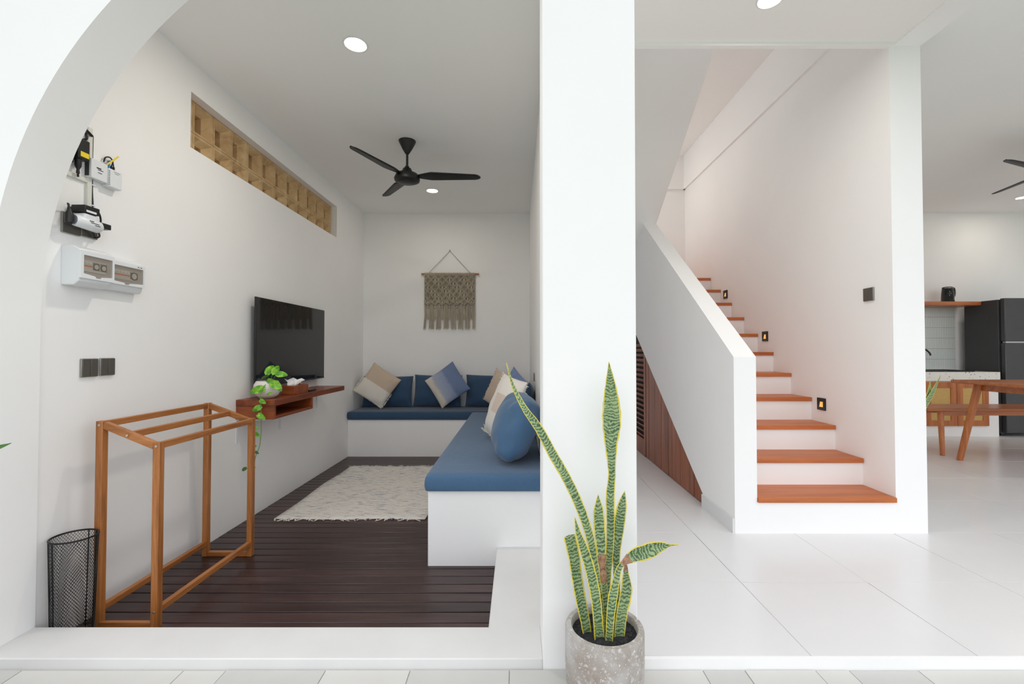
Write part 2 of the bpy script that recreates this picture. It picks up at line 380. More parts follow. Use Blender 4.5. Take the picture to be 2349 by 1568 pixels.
# outline: opening edge, then round the outside
outline = pts + [(PX0, 3.5), (-4.5, 3.5), (-4.5, -0.2)]
mbw.prism(outline, 'y', YF0, YF1)
tag(mbw.build('wall_front', M['white'], kind=S, smooth=25), 'white front wall with a big curved corner to its opening', 'wall')
tag(bx(PX0, PX1, YF0, YF1, -0.2, 3.5).build('pillar', M['white'], kind=S, bevel=0.004), 'square white pillar between sitting room and hall', 'pillar')
tag(bx(PX1, 7.6, YF0, YF1, ZK, 3.5).build('trim_1', M['white'], kind=S), 'white lintel band over the open hall front', 'lintel')
# sill and ledge
mbs = MB().prism([(JX, YF0), (PX0, YF0), (PX0, YF1), (XR, YF1), (XR, 2.60), (-0.117, 2.60), (-0.117, YF1), (JX, YF1)], 'z', -0.2, 0.0)
tag(mbs.build('floor_sill', M['cement'], kind=S, bevel=0.004), 'smooth white cement sill edging the sunken timber deck', 'sill')

# sitting room shell
V0, V1, VZ0, VZ1 = 2.668, 4.84, 2.30, 2.632      # vent opening on the left wall
mbl = MB()
for a in ((YF1-0.1, V0, -0.2, 3.3), (V1, YB+0.15, -0.2, 3.3), (V0, V1, -0.2, VZ0), (V0, V1, VZ1, 3.3)):
    mbl.box(XL-0.18, XL, *a)
tag(mbl.build('wall_left', M['white'], kind=S), 'white plaster wall carrying the television and block vent', 'wall')
tag(bx(XL-0.18, XR+0.1, YB, YB+0.15, -0.2, 3.3).build('wall_back', M['white'], kind=S), 'white wall behind the macrame hanging', 'wall')
tag(bx(XR, PX1, YF1-0.01, YB+0.1, -0.2, 3.5).build('wall_right', M['white'], kind=S), 'white dividing wall behind the blue side cushion', 'wall')
tag(bx(XL-0.1, XR+0.05, YF1-0.02, YB+0.1, ZC, ZC+0.12).build('ceiling', M['ceil'], kind=S), 'pale ceiling over the sitting room', 'ceiling')

# timber deck: boards run across the room
deck = tag(bx(XL, -0.05, YF1-0.06, 5.25, -0.22, ZD-0.022).build('floor', M['under'], kind=S), 'dark timber deck floor of the sitting room', 'floor')
pw = 0.0832; y = 1.79; meshes = None
while y < 5.24:
    o = bx(XL+0.002, -0.118, y, y+pw-0.006, ZD-0.02, ZD+random.uniform(-0.0012, 0)).build('plank', M['deck'], deck, bevel=0.0025, bseg=1); y += pw

# tiled floor
fl = tag(bx(PX1+0.0005, 9.4, YF0+0.002, YK-0.001, -0.2, -0.012).build('floor', M['grout'], kind=S), 'pale porcelain tile floor of hall and kitchen', 'floor')
xj = [PX1] + [0.4575+0.6*k for k in range(0, 15)]
yj = [YF0+0.014, 2.18, 2.767, 3.354, 3.941, 4.528, 5.115, 5.702, 6.289, 6.42]
for i in range(len(xj)-1):
    for j in range(len(yj)-1):
        if xj[i] > 1.3 and xj[i+1] < 2.4 and yj[j] > 2.8: continue
        bx(xj[i]+0.0012, xj[i+1]-0.0012, yj[j]+0.0012, yj[j+1]-0.0012, -0.012, random.uniform(-0.0004, 0.0004)).build('tile', M['tile'], fl, bevel=0.0008, bseg=1)
tag(bx(PX1+0.0005, 9.4, YF0-0.004, YF0+0.014, -0.15, 0.0).build('trim_2', M['white'], kind=S), 'white edge strip along the front of the tiled hall floor', 'edge strip')

# hall, stairwell and kitchen shell
tag(bx(PX1-0.02, 2.297, YF1-0.02, Y1, ZH, ZH+0.14).build('ceiling', M['ceil'], kind=S), 'flat pale ceiling of the hall before the stairs', 'ceiling')
tag(bx(PX1-0.02, 2.297, Y1-0.02, Y1+0.012, ZH-0.022, ZH+0.05).build('trim_3', M['white'], kind=S), 'thin white trim at the hall ceiling edge', 'trim')
tag(bx(2.297, WX, YF1-0.02, 6.2, 2.962, 3.3).build('beam', M['white'], kind=S), 'white ceiling beam between hall and kitchen', 'beam')
tag(bx(SX1, WX, Y1, YK+0.02, -0.05, 3.9).build('wall_stair', M['white'], kind=S), 'white wall beside the stairs carrying the step lights', 'wall')
tag(bx(PX1-0.05, SX1+0.05, 6.16, 6.3, -0.05, 3.9).build('wall_landing', M['white'], kind=S), 'white wall behind the stair landing', 'wall')
mb = MB().box(SX1-0.024, SX1+0.01, Y1, 6.16, 3.285, 3.74).box(PX1, SX1, 6.13, 6.17, 3.285, 3.74)
tag(mb.build('trim_4', M['white'], kind=S), 'projecting white band around the upper stairwell', 'band')
tag(bx(PX1-0.05, WX, Y1-0.1, 6.3, 3.74, 3.9).build('ceiling', M['ceil'], kind=S), 'pale upper ceiling above the stairs', 'ceiling')
tag(bx(PX1-0.05, WX, Y1-0.1, Y1-0.02, ZH+0.1, 3.9).build('wall_upper', M['white'], kind=S), 'white upper wall above the hall ceiling edge', 'wall')
tag(bx(WX-0.05, 9.5, YF1-0.02, YK+0.1, ZK, ZK+0.14).build('ceiling', M['ceil'], kind=S), 'pale kitchen ceiling with the second fan', 'ceiling')
tag(bx(WX-0.02, 9.6, YK, YK+0.15, -0.05, 3.3).build('wall_kitchen', M['white'], kind=S), 'white kitchen back wall above the counter', 'wall')
tag(bx(9.4, 9.6, YF0, YK-0.002, -0.2, 3.5).build('wall_end', M['white'], kind=S), 'white far end wall of the kitchen', 'wall')

# staircase
st = thing('staircase', (SX0, Y1, 0), 'white stairs with orange brown wooden treads', 'staircase', kind=S)
H1, R, T = 0.216, 0.1736, 0.2605
for k in range(11):
    top = H1 + k*R; y0 = Y1 + k*T
    bx(SX0, SX1, y0, y0+0.05 if k < 10 else 6.155, max(0, top-R-0.03) if k else -0.01, top-0.029).build('riser', M['white'], st)
    y1 = y0+T+0.01 if k < 10 else 6.16
    x1 = SX1+0.012 if k == 0 else SX1-0.002
    bx(SX0+0.002, SX1-0.002, y0-0.014, y1, top-0.029, top).build('tread', M['tread'], st, bevel=0.002, bseg=1)
# balustrade wall, solid, with a slanted lower edge above the wood panelling
bal = [(Y1, -0.03), (Y1, 1.06), (4.715, 2.415), (5.25, 2.08), (5.25, 1.42), (3.226, 0.083), (3.226, -0.03)]
tag(MB().prism(bal, 'x', 1.305, SX0).build('balustrade', M['white'], kind=S), 'solid white sloping balustrade wall of the stairs', 'balustrade')
tag(bx(1.293, 1.306, Y1+0.004, 3.226, 0, 0.088).build('baseboard_stair', M['tile'], kind=S), 'short pale tile skirting at the balustrade foot', 'skirting')
# return flight seen from below
sf = [(2.70, 3.67), (5.33, 2.03), (6.16, 1.83), (6.16, 2.10), (5.33, 2.33), (2.70, 3.95)]
tag(MB().prism(sf, 'x', PX1-0.02, SX0).build('stair_soffit', M['white'], kind=S), 'smooth sloping white underside of the upper stair flight', 'stair underside')

# wood panelling and louvred door under the stairs
pn = thing('door_1', (1.32, 3.226, 0), 'dark reddish wood panelling with a louvred door under the stairs', 'panelling', kind=S)
def zt(yy): return 0.083 + (yy-3.226)*(1.42-0.083)/(5.25-3.226)
yy = 3.226; k = 0
while yy < 4.70:
    y2 = min(yy+0.098, 4.70)
    MB().prism([(yy+0.0015, 0.004), (y2-0.0015, 0.004), (y2-0.0015, zt(y2)), (yy+0.0015, zt(yy))], 'x', 1.318+random.uniform(0, 0.003), 1.345).build('plank', M['plank'], pn, bevel=0.0015, bseg=1); yy = y2
MB().prism([(4.702, 0.004), (4.765, 0.004), (4.765, zt(4.765)), (4.702, zt(4.702))], 'x', 1.314, 1.35).build('door_frame', M['plank'], pn)
bx(1.345, 1.35, 3.226, 5.25, 0.004, 0.083).build('backing', M['under'], pn)
MB().prism([(3.3, 0.01), (5.25, 0.01), (5.25, zt(5.25)), (3.3, zt(3.3))], 'x', 1.352, 1.36).build('backing', M['under'], pn)
bx(1.316, 1.35, 4.765, 5.2, 0.004, 0.17).build('bottom_rail', M['plank'], pn)
z_ = 0.19
while z_ < 1.16:
    MB().bar((1.331, 4.766, z_), (1.331, 5.2, z_), 0.034, 0.009, up=(0.75, 0, 0.66)).build('slat', M['plank'], pn); z_ += 0.0535
MB().prism([(4.765, 1.10), (5.25, 1.38), (5.25, 1.42), (4.765, zt(4.765))], 'x', 1.316, 1.35).build('top_rail', M['plank'], pn)

# ------------------------------------------------------------------ breeze block vent
vent = thing('block_vent', (XL-0.06, (V0+V1)/2, VZ0), 'long high vent of sandy brown breeze blocks in the wall', 'vent', kind=S)
VB = XL-0.06; nb = 12; bw_ = (V1-0.02-V0)/11.5; bh = (VZ1-VZ0+0.06)/2
for i in range(nb):
    for j in range(2):
        ya = V1-0.012 - (i+1)*bw_; yb = ya+bw_-0.0025; za = VZ1 - (j+1)*bh; zb = za+bh-0.0025
        ya = max(ya, V0-0.0); m_ = 0.014; d = 0.040; sh = 0.05; mid = 0.035
        mb = MB()
        if yb-ya < 0.07: mb.box(VB-d, VB, ya, yb, za, zb)
        else:
            P = []
            def ring(x, a, b_, c, d_): return [(x, a, c), (x, b_, c), (x, b_, d_), (x, a, d_)]
            P = ring(VB-0.117, ya, yb, za, zb) + ring(VB, ya, yb, za, zb) + ring(VB, ya+m_, yb-m_, za+m_, zb-m_) + ring(VB-d, ya+m_+0.030, yb-m_-0.045, za+m_+0.020, zb-m_-0.034) + ring(VB-0.115, ya+m_+0.034, yb-m_-0.049, za+m_+0.024, zb-m_-0.038)
            F = [(0, 1, 2, 3)] + [(a*4+k, a*4+(k+1) % 4, (a+1)*4+(k+1) % 4, (a+1)*4+k) for a in range(4) for k in range(4)] + [(16, 17, 18, 19)]
            mb.add(P, F)
        mb.build('block', M['block'], vent)
bx(VB-0.1195, VB-0.1175, V0-0.01, V1+0.01, VZ0-0.05, VZ1+0.0).build('backing', M['block'], vent)

# ------------------------------------------------------------------ built-in L bench and seat cushions
bl = [(XL, 5.19), (-0.505, 5.19), (-0.505, 2.569), (XR, 2.569), (XR, YB), (XL, YB)]
tag(MB().prism(bl, 'z', ZD-0.02, 0.311).build('built_in_bench', M['white'], kind=S, bevel=0.005), 'white masonry corner bench base under the blue cushions', 'bench base')

def seat(name, x0, x1, y0, y1, z0, z1, m_, seg=22):
    # padded cushion with bulged sides and rounded edges
    nx = max(6, int((x1-x0)/0.06)); ny = max(6, int((y1-y0)/0.06)); nz = 6
    bm = bmesh.new(); bmesh.ops.create_cube(bm, size=1.0)
    bmesh.ops.subdivide_edges(bm, edges=bm.edges[:], cuts=9, use_grid_fill=True)
    cx, cy, cz = (x0+x1)/2, (y0+y1)/2, (z0+z1)/2
    W, D, Hh = x1-x0, y1-y0, z1-z0; rr = 0.014
    for v in bm.verts:
        p = Vector((v.co.x*W, v.co.y*D, v.co.z*Hh))
        # pull samples towards the borders so the rounding has vertices
        for i, L in enumerate((W, D, Hh)):
            t = p[i]/(L/2)
            if abs(t) < 0.999: p[i] = math.copysign(1-(1-abs(t))**1.8, t)*L/2
        q = Vector(); 
        c = Vector([max(-(L/2-rr), min(L/2-rr, p[i])) for i, L in enumerate((W, D, Hh))])
        d = p-c
        if d.length > 1e-6: p = c + d.normalized()*rr
        bz = max(0, 1-(2*p.z/Hh)**2)
        sx = max(0, 1-(2*p.x/W)**2); sy = max(0, 1-(2*p.y/D)**2)
        p.z += (0.006*math.sqrt(sx*sy) + 0.0022*sin(p.x*23+p.y*31)*sx)*(1 if p.z > 0 else 0)
        if abs(p.x) > W/2-0.01: p.x += math.copysign(0.008*bz, p.x) if p.x < 0 else 0
        if p.y < -D/2+0.01: p.y -= 0.008*bz
        v.co = p
    me = bpy.data.meshes.new(name); bm.to_mesh(me); bm.free(); me.materials.append(m_)
    me.polygons.foreach_set('use_smooth', [True]*len(me.polygons))
    ob = bpy.data.objects.new(name, me); col.objects.link(ob); ob.location = (cx, cy, cz); return ob
tag(seat('seat_cushion', XL+0.004, XR-0.004, 5.165, YB-0.004, 0.312, 0.404, M['blue_d']), 'long blue seat cushion along the wall below the macrame', 'seat cushion')
tag(seat('seat_cushion', -0.515, XR-0.003, 2.545, 5.158, 0.312, 0.404, M['blue']), 'long blue seat cushion along the side bench', 'seat cushion')

# ------------------------------------------------------------------ throw pillows
def pillow(name, w_, h_, t_, m_, loc, rot, label, N=26, crease=0.012, seed=0, flop=0.0, corner=0.03):
    rnd = random.Random(seed); ph = [rnd.uniform(0, 6) for _ in range(6)]
    vs_, fs_ = [], []
    def pt(u, v, sgn):
        # pinched, pointed corners
        k = 1 - 0.10*(1-u*u)*0 ; x = w_/2*u*(1-0.07*(1-abs(v)**2.2)*abs(u)); z = h_/2*v*(1-0.07*(1-abs(u)**2.2)*abs(v))
        q_ = 1-corner*(u*v)**2*1.0; x *= q_; z *= q_
        prof = (max(0, 1-abs(u)**2.6)**0.62)*(max(0, 1-abs(v)**2.6)**0.62)
        y = sgn*t_/2*prof
        rim = 1-prof
        y += crease*(sin(5*u+3*v+ph[0])*0.4 + sin(9*v-4*u+ph[1])*0.3 + sin(14*u+ph[2])*sin(6*v+ph[3])*0.35)*prof*(1-prof)*3
        z -= flop*prof*0.03
        return (x, y, z)
    for sgn in (-1, 1):
        for i in range(N+1):
            for j in range(N+1):
                u = -1+2*i/N; v = -1+2*j/N
                u = sin(u*pi/2)*0.6+u*0.4; v = sin(v*pi/2)*0.6+v*0.4
                vs_.append(pt(u, v, sgn))
    o = (N+1)**2
    for i in range(N):
        for j in range(N):
            a = i*(N+1)+j; fs_.append((a, a+N+1, a+N+2, a+1)); fs_.append((o+a, o+a+1, o+a+N+2, o+a+N+1))
    me = bpy.data.meshes.new(name); me.from_pydata(vs_, [], fs_); me.update()
    bm = bmesh.new(); bm.from_mesh(me); bmesh.ops.remove_doubles(bm, verts=bm.verts, dist=0.0006); bmesh.ops.recalc_face_normals(bm, faces=bm.faces); bm.to_mesh(me); bm.free()
    me.polygons.foreach_set('use_smooth', [True]*len(me.polygons)); me.materials.append(m_)
    ob = bpy.data.objects.new(name, me); col.objects.link(ob); ob.location = loc; ob.rotation_euler = rot; ob['_o'] = (0, 0, 0)
    Mx = ob.rotation_euler.to_matrix(); W_ = [Mx @ v.co for v in me.vertices]
    ob.location.z = 0.4125 - min(p.z for p in W_)
    ob.location.y = min(ob.location.y, YB-0.004-max(p.y for p in W_)); ob.location.x = min(ob.location.x, XR-0.004-max(p.x for p in W_))
    ob.location.x = max(ob.location.x, XL+0.004-min(p.x for p in W_))
    return tag(ob, label, 'pillow')
D = radians
pillow('pillow', 0.63, 0.39, 0.17, M['blue_d'], (-1.585, 5.555, 0.60), (D(-10), 0, 0), 'dark blue rectangular pillow behind the tan and cream pillow', seed=1)
pillow('pillow', 0.60, 0.40, 0.17, M['blue_d'], (-0.975, 5.55, 0.605), (D(-11), D(1), 0), 'dark blue rectangular pillow behind the ombre pillow', seed=2)
pillow('pillow', 0.60, 0.40, 0.16, M['blue_d'], (-0.345, 5.55, 0.605), (D(-11), D(1), 0), 'dark blue rectangular pillow in the bench corner below the macrame', seed=3)
pA = pillow('pillow', 0.40, 0.42, 0.13, M['halflinen'], (-1.685, 5.395, 0.665), (D(-14), D(33), 0), 'square pillow, tan linen above and shaggy cream cotton below', seed=4)
pB = pillow('pillow', 0.42, 0.42, 0.13, M['ombre'], (-0.835, 5.40, 0.672), (D(-14), D(-35), 0), 'square pillow dyed from beige to slate blue in soft bands', seed=5)
pC = pillow('pillow', 0.40, 0.40, 0.13, M['linen'], (-0.20, 5.0, 0.635), (D(-14), D(20), D(-52)), 'tan linen pillow with frayed edge beside the periwinkle pillow', seed=6)
pillow('pillow', 0.44, 0.44, 0.13, M['peri'], (-0.055, 4.60, 0.63), (D(-16), D(18), D(-72)), 'periwinkle blue pillow between tan and cream fringed pillows', seed=7)
pillow('pillow', 0.60, 0.42, 0.15, M['blue_d'], (0.058, 4.02, 0.60), (D(-10), D(-3), D(-90)), 'dark blue pillow against the side wall under the small socket', seed=8)
pD = pillow('pillow', 0.46, 0.50, 0.15, M['patch'], (-0.10, 3.45, 0.635), (D(-18), D(6), D(-66)), 'cream fringed cotton pillow with a square linen patch', seed=9)
pillow('pillow', 0.58, 0.46, 0.27, M['blue'], (0.0, 2.93, 0.595), (D(-20), D(0), D(-84)), 'plump bright blue pillow at the open end of the side bench', seed=10, crease=0.03, corner=0.20)

def fringe(p, w_, h_, edges, n, ln, m_, seed, rows_=1):
    rnd = random.Random(seed); mb = MB()
    for e in edges:
        for k in range(n):
            t = rnd.uniform(-0.5, 0.5)
            if e == 'b': a = Vector((t*w_, -0.004, -h_/2*0.93)); dr = Vector((0, -1, 0.05))
            elif e == 'l': a = Vector((-w_/2*0.97, 0, t*h_)); dr = Vector((-1, 0, 0))
            elif e == 'r': a = Vector((w_/2*0.97, 0, t*h_)); dr = Vector((1, 0, 0))
            elif e == 'lb': a = Vector((-w_/2*0.96, 0, (t*0.5-0.25)*h_)); dr = Vector((-0.8, -0.6, 0.1))
            else: a = Vector((w_/2*0.96, 0, (t*0.5-0.25)*h_)); dr = Vector((0.8, -0.6, 0.1))
            L = ln*rnd.uniform(0.5, 1.2); j = Vector((rnd.uniform(-1, 1), rnd.uniform(-0.8, 0.8), rnd.uniform(-0.6, 1)))*L*0.45
            mb.tube([a, a+dr*L*0.5+j*0.4, a+dr*L+j], [0.0022, 0.002, 0.0014], 4)
    o = mb.build('fringe', m_, p, smooth=60, kind='stuff'); return o
fringe(pA, 0.40, 0.42, ['b', 'lb', 'rb'], 90, 0.013, M['cream'], 1)
fringe(pC, 0.40, 0.40, ['l', 'b'], 60, 0.012, M['linen'], 2)
fringe(pD, 0.46, 0.50, ['b', 'l', 'r'], 120, 0.026, M['cream'], 3)

# ------------------------------------------------------------------ rug
rg = thing('rug', (-1.2, 4.0, ZD), 'off white woven rug with blue flecks and frayed ends', 'rug')
nx, ny = 24, 30; vs_, fs_ = [], []
for j in range(ny+1):
    for i in range(nx+1):
        u, v = i/nx, j/ny; x_ = -1.735 + u*1.075 + 0.008*sin(v*9); y_ = 3.262 + v*1.47 + 0.006*sin(u*11)
        z_ = ZD + 0.009 + 0.0015*sin(u*20+v*13); vs_.append((x_, y_, z_))
for j in range(ny):
    for i in range(nx):
        a = j*(nx+1)+i; fs_.append((a, a+1, a+nx+2, a+nx+1))
mb = MB(); mb.v = vs_; mb.f = fs_; ro = mb.build('weave', M['rug'], rg, smooth=60)
so = ro.modifiers.new('thick', 'SOLIDIFY'); so.thickness = 0.008; so.offset = -1
mb = MB()
for (yy, sg) in ((3.262, -1), (4.732, 1)):
    for k in range(70):
        x_ = -1.735 + random.random()*1.075; L = random.choice((0.006, 0.012, 0.02, 0.035)); dx = random.uniform(-1.6, 1.6)*L
        mb.tube([(x_, yy, ZD+0.008), (x_+dx*0.5, yy+sg*L*0.7, ZD+0.007), (x_+dx, yy+sg*L, ZD+0.004)], 0.0025, 4)
mb.build('fringe', M['cream'], rg, kind='stuff', smooth=60)

# ------------------------------------------------------------------ macrame hanging
mc = thing('macrame_hanging', (-0.85, YB, 1.36), 'beige knotted macrame hanging with long tassels on a wooden dowel', 'wall hanging')
MY = YB-0.022; MX0, MX1, MZ = -1.168, -0.535, 2.052
MB().tube([(-1.205, MY, MZ), (-0.485, MY, MZ)], 0.011, 12).build('dowel', M['teak_x'], mc, smooth=40)
MB().tube([(-1.115, MY-0.006, MZ+0.008), (-0.852, MY+0.012, 2.345), (-0.59, MY-0.006, MZ+0.008)], 0.0038, 6).build('hanging_cord', M['cord'], mc, smooth=60)
MB().tube([(-0.852, MY+0.03, 2.347), (-0.852, MY-0.004, 2.349)], 0.006, 8).build('nail', M['bronze'], mc, smooth=40)
MWd = MX1-MX0; nd = 7; dw = MWd/nd; zbot = 1.688; amp = 0.04
def zlow(x): t = ((x-MX0)/dw) % 1.0; return zbot - amp*(1-abs(2*t-1)) + 0.012
nc = 40
MB().prism([(x_, z_) for x_, z_ in [(MX0, MZ), (MX1, MZ)] + [(MX1-k*dw/2, zlow(MX1-k*dw/2)+0.004) for k in range(nd*2+1)]], 'y', MY+0.004, MY+0.008).build('shade_backing', M['cord_d'], mc)  # dark sheet whose colour paints the shade behind the cords
mb = MB()                                            # upright cords
for k in range(nc):
    x_ = MX0 + (k+0.5)*MWd/nc
    mb.tube([(x_, MY, MZ-0.008), (x_, MY+0.001, zlow(x_))], MWd/nc*0.36, 6)
mb.build('knotted_panel', M['cord'], mc, smooth=60, kind='stuff')
mb = MB()                                            # loops over the dowel
for k in range(nc):
    x_ = MX0 + (k+0.5)*MWd/nc
    mb.tube([(x_, MY+0.012, MZ), (x_, MY, MZ+0.0145), (x_, MY-0.0145, MZ), (x_, MY-0.010, MZ-0.028)], 0.0058, 6)
mb.build('knot_row', M['cord'], mc, smooth=60, kind='stuff')
dz = 0.094; zt0 = MZ-0.03
mb = MB()                                            # raised doubled diagonal ridges
for base in range(-9, 18):
    for sg in (-1, 1):
        for off in (-0.0075, 0.0075):
            seg_ = []
            for q in range(61):
                zz = zt0 - q*(zt0-zbot+0.03)/60; xx = MX0 + (base+0.5)*dw + sg*(zt0-zz)*dw/dz + off
                if MX0+0.003 <= xx <= MX1-0.003 and zz >= zlow(xx)-0.004: seg_.append((xx, MY-0.015, zz))
            if len(seg_) > 1: mb.tube(seg_, 0.0050, 6)
mb.build('diamond_ridges', M['cord'], mc, smooth=60, kind='stuff')
for r_ in range(9):                                  # a knot with a small ring in every other diamond
    for k in range(nd+1):
        cx = MX0 + (k + (0.5 if r_ % 2 else 0.0))*dw; cz = zt0-0.047*r_
        if r_ == 0 or cx < MX0+0.03 or cx > MX1-0.03 or cz < zlow(cx)+0.03: continue
        mb = MB()
        if (k + r_//2) % 2 == 0:
            s_ = 0.48
            mb.tube([(cx-dw/2*s_, MY-0.010, cz), (cx, MY-0.012, cz+dz/2*s_), (cx+dw/2*s_, MY-0.010, cz), (cx, MY-0.012, cz-dz/2*s_), (cx-dw/2*s_, MY-0.010, cz)], 0.0048, 6)
        else:
            for dx in (-0.009, 0, 0.009): mb.tube([(cx+dx*0.4, MY-0.006, cz+0.028), (cx+dx, MY-0.012, cz), (cx+dx*0.4, MY-0.006, cz-0.028)], 0.0046, 6)
        mb.build('knot', M['cord'], mc, smooth=60)
hem = [(min(max(MX0 + k*dw/2, MX0), MX1), MY-0.014, zlow(MX0 + k*dw/2) - 0.002) for k in range(nd*2+1)]
mb = MB()                                            # zigzag hem
for off in (0, 0.012, 0.024): mb.tube([(a, b_, c+off) for a, b_, c in hem], 0.0055, 6)
mb.build('zigzag_hem', M['cord'], mc, smooth=60)
for k in range(nd+1):                                # long tassel bundles hang from the upper points of the zigzag
    cx = MX0 + k*dw; mb = MB(); rnd = random.Random(40+k); lo_, hi_ = (0.0 if k == 0 else -0.34), (0.0 if k == nd else 0.34)
    nn = 13 if 0 < k < nd else 8
    for q in range(nn):
        t = lo_ + (hi_-lo_)*(q+0.5)/nn; x_a = cx + t*dw; x_b = cx + t*dw*rnd.uniform(0.95, 1.2) + rnd.uniform(-0.003, 0.003) + (-0.012 if k == 0 else 0); zb = 1.364+rnd.uniform(-0.008, 0.016)
        mb.tube([(x_a, MY+rnd.uniform(-0.006, 0.004), zlow(x_a)+0.01), (cx+(x_a-cx)*0.9+rnd.uniform(-0.003, 0.003), MY+rnd.uniform(-0.010, 0.004), 1.53), (x_b, MY+rnd.uniform(-0.014, 0.002), zb)], 0.0027, 5)
    mb.build('tassel', M['cord'], mc, smooth=60)
for k in range(nd):                                  # short wrapped tassels from the lower points
    cx = MX0 + (k+0.5)*dw; z0 = zlow(cx)-0.006; mb = MB(); rnd = random.Random(80+k)
    mb.lathe([(0.004, z0-0.032), (0.0105, z0-0.028), (0.0105, z0-0.006), (0.004, z0)], cx, MY-0.008, 8)
    for q in range(8):
        t = q/7-0.5; mb.tube([(cx+t*0.012, MY-0.008, z0-0.026), (cx+t*0.026+rnd.uniform(-0.003, 0.003), MY-0.010+rnd.uniform(-0.006, 0.004), z0-0.17+rnd.uniform(-0.01, 0.01))], 0.0026, 5)
    mb.build('short_tassel', M['cord'], mc, smooth=60)

# ------------------------------------------------------------------ television
tv = thing('television', (XL, 3.81, 0.828), 'wide black flat television on the left wall above the shelf', 'television')
TX = XL+0.062
bx(TX-0.016, TX-0.002, 3.255, 4.405, 0.834, 1.486).build('body', M['black'], tv, bevel=0.004)
bx(TX-0.003, TX, 3.259, 4.401, 0.846, 1.482).build('screen', M['screen'], tv)
bx(TX-0.003, TX+0.001, 3.259, 4.401, 0.834, 0.846).build('lower_bezel', M['black'], tv)
bx(XL, TX-0.014, 3.55, 4.1, 1.0, 1.3).build('wall_mount', M['black'], tv, bevel=0.004)

# ------------------------------------------------------------------ wall shelf with box, and things on it
sh = thing('wall_shelf', (XL, 3.13, 0.45), 'reddish brown wooden wall shelf with an open box beneath', 'shelf')
SF = -1.67; SZ = 0.76
bx(XL, SF, 3.128, 4.39, SZ-0.043, SZ).build('board', M['shelf'], sh, bevel=0.003)
mb = MB().box(XL, SF-0.002, 3.13, 3.155, 0.626, SZ-0.043)
mb.build('box_side', M['shelfx'], sh, bevel=0.002)
bx(XL, SF-0.002, 3.70, 3.722, 0.626, SZ-0.043).build('box_side', M['shelfx'], sh, bevel=0.002)
bx(XL, SF-0.002, 3.155, 3.70, 0.626, 0.645).build('box_bottom', M['shelf'], sh, bevel=0.002)
bx(XL, XL+0.015, 3.155, 3.70, 0.645, SZ-0.043).build('box_back', M['shelf'], sh)
for yy, zz in ((3.145, 0.625), (3.705, 0.625), (4.385, SZ-0.044)):
    bx(XL, XL+0.004, yy-0.013, yy+0.013, zz-0.165, zz).build('bracket', M['wplast'], sh)
    mb = MB().box(XL, XL+0.20, yy-0.013, yy+0.013, zz-0.005, zz)
    mb.build('bracket', M['wplast'], sh)

# heart shaped leaf builder
def heart(mb, c, r, nrm, tip, droop=0.25):
    c = Vector(c); n_ = Vector(nrm).normalized(); t = Vector(tip); t = (t - n_*t.dot(n_)).normalized(); s_ = n_.cross(t)
    ring = []
    for k in range(20):
        a = 2*pi*k/20
        ra = r*(0.92 + 0.16*cos(a)**3 if cos(a) > 0 else 0.92)
        x_ = ra*1.22*cos(a) + (r*0.22*max(0, cos(a))**8) ; y_ = ra*0.86*sin(a)
        if abs(a-pi) < 0.2: x_ *= 0.72
        ring.append((x_, y_))
    P = [c + n_*(r*0.10)]
    for f_ in (0.5, 1.0):
        for x_, y_ in ring:
            x2, y2 = x_*f_, y_*f_
            z2 = 0.10*r*(1-f_) + 0.28*abs(y2) - droop*max(0, x2/r)**2*r
            P.append(c + t*x2 + s_*y2 + n_*z2)
    F = [(0, 1+k, 1+(k+1) % 20) for k in range(20)] + [(1+k, 21+k, 21+(k+1) % 20, 1+(k+1) % 20) for k in range(20)]
    mb.add(P, F)
pt_ = thing('potted_pothos', (-1.782, 3.25, SZ), 'trailing green pothos in a round white pot on the shelf', 'plant')
px_, py_ = -1.785, 3.245
MB().lathe([(0.045, SZ), (0.074, SZ+0.025), (0.088, SZ+0.062), (0.084, SZ+0.098), (0.070, SZ+0.122), (0.062, SZ+0.122), (0.064, SZ+0.10), (0.05, SZ+0.095)], px_, py_, 32).build('pot', M['potw'], pt_, smooth=50)
MB().lathe([(0.001, SZ+0.104), (0.063, SZ+0.104), (0.063, SZ+0.10), (0.001, SZ+0.10)], px_, py_, 20, close=False).build('soil', M['soil'], pt_)
LV = [(-1.758,0.955,0.033),(-1.697,0.955,0.031),(-1.648,0.933,0.028),(-1.79,0.908,0.024),(-1.733,0.884,0.023),(-1.684,0.861,0.037),(-1.777,0.829,0.037),(-1.707,0.802,0.015),(-1.737,0.756,0.018),(-1.763,0.709,0.024),(-1.748,0.655,0.023),(-1.778,0.57,0.015),(-1.771,0.532,0.018),(-1.781,0.449,0.011),(-1.771,0.41,0.012),(-1.848,0.298,0.015),(-1.786,0.311,0.008)]
rnd = random.Random(5)
for k, (x_, z_, r_) in enumerate(LV):
    mb = MB(); y_ = 3.22-0.03*(k % 3) if k < 6 else (3.13 if k < 8 else 3.095)
    if k < 3: nr, tp = (rnd.uniform(-.2, .3), -0.9, 0.45), [(0.2, -0.1, 0.9), (0.1, 0, 1), (1, 0, 0.1)][k]
    elif k == 3: nr, tp = (-0.2, -0.5, 0.8), (-1, -0.2, -0.2)
    elif k < 8: nr, tp = (rnd.uniform(-.3, .3), -0.8, 0.6), [(0.9, -0.2, -0.1), (0.9, -0.3, -0.5), (-0.9, -0.2, -0.3), (0.5, 0, 0.6)][k-4]
    else: nr, tp = (rnd.uniform(-.4, .4), -0.9, 0.25), ((-1)**k*0.8, -0.1, -0.45)
    heart(mb, (x_, y_, z_), r_*1.05, nr, tp)
    mb.build('leaf', M['leafdark'] if k in (3, 15, 14) else M['pothos'], pt_, smooth=80)
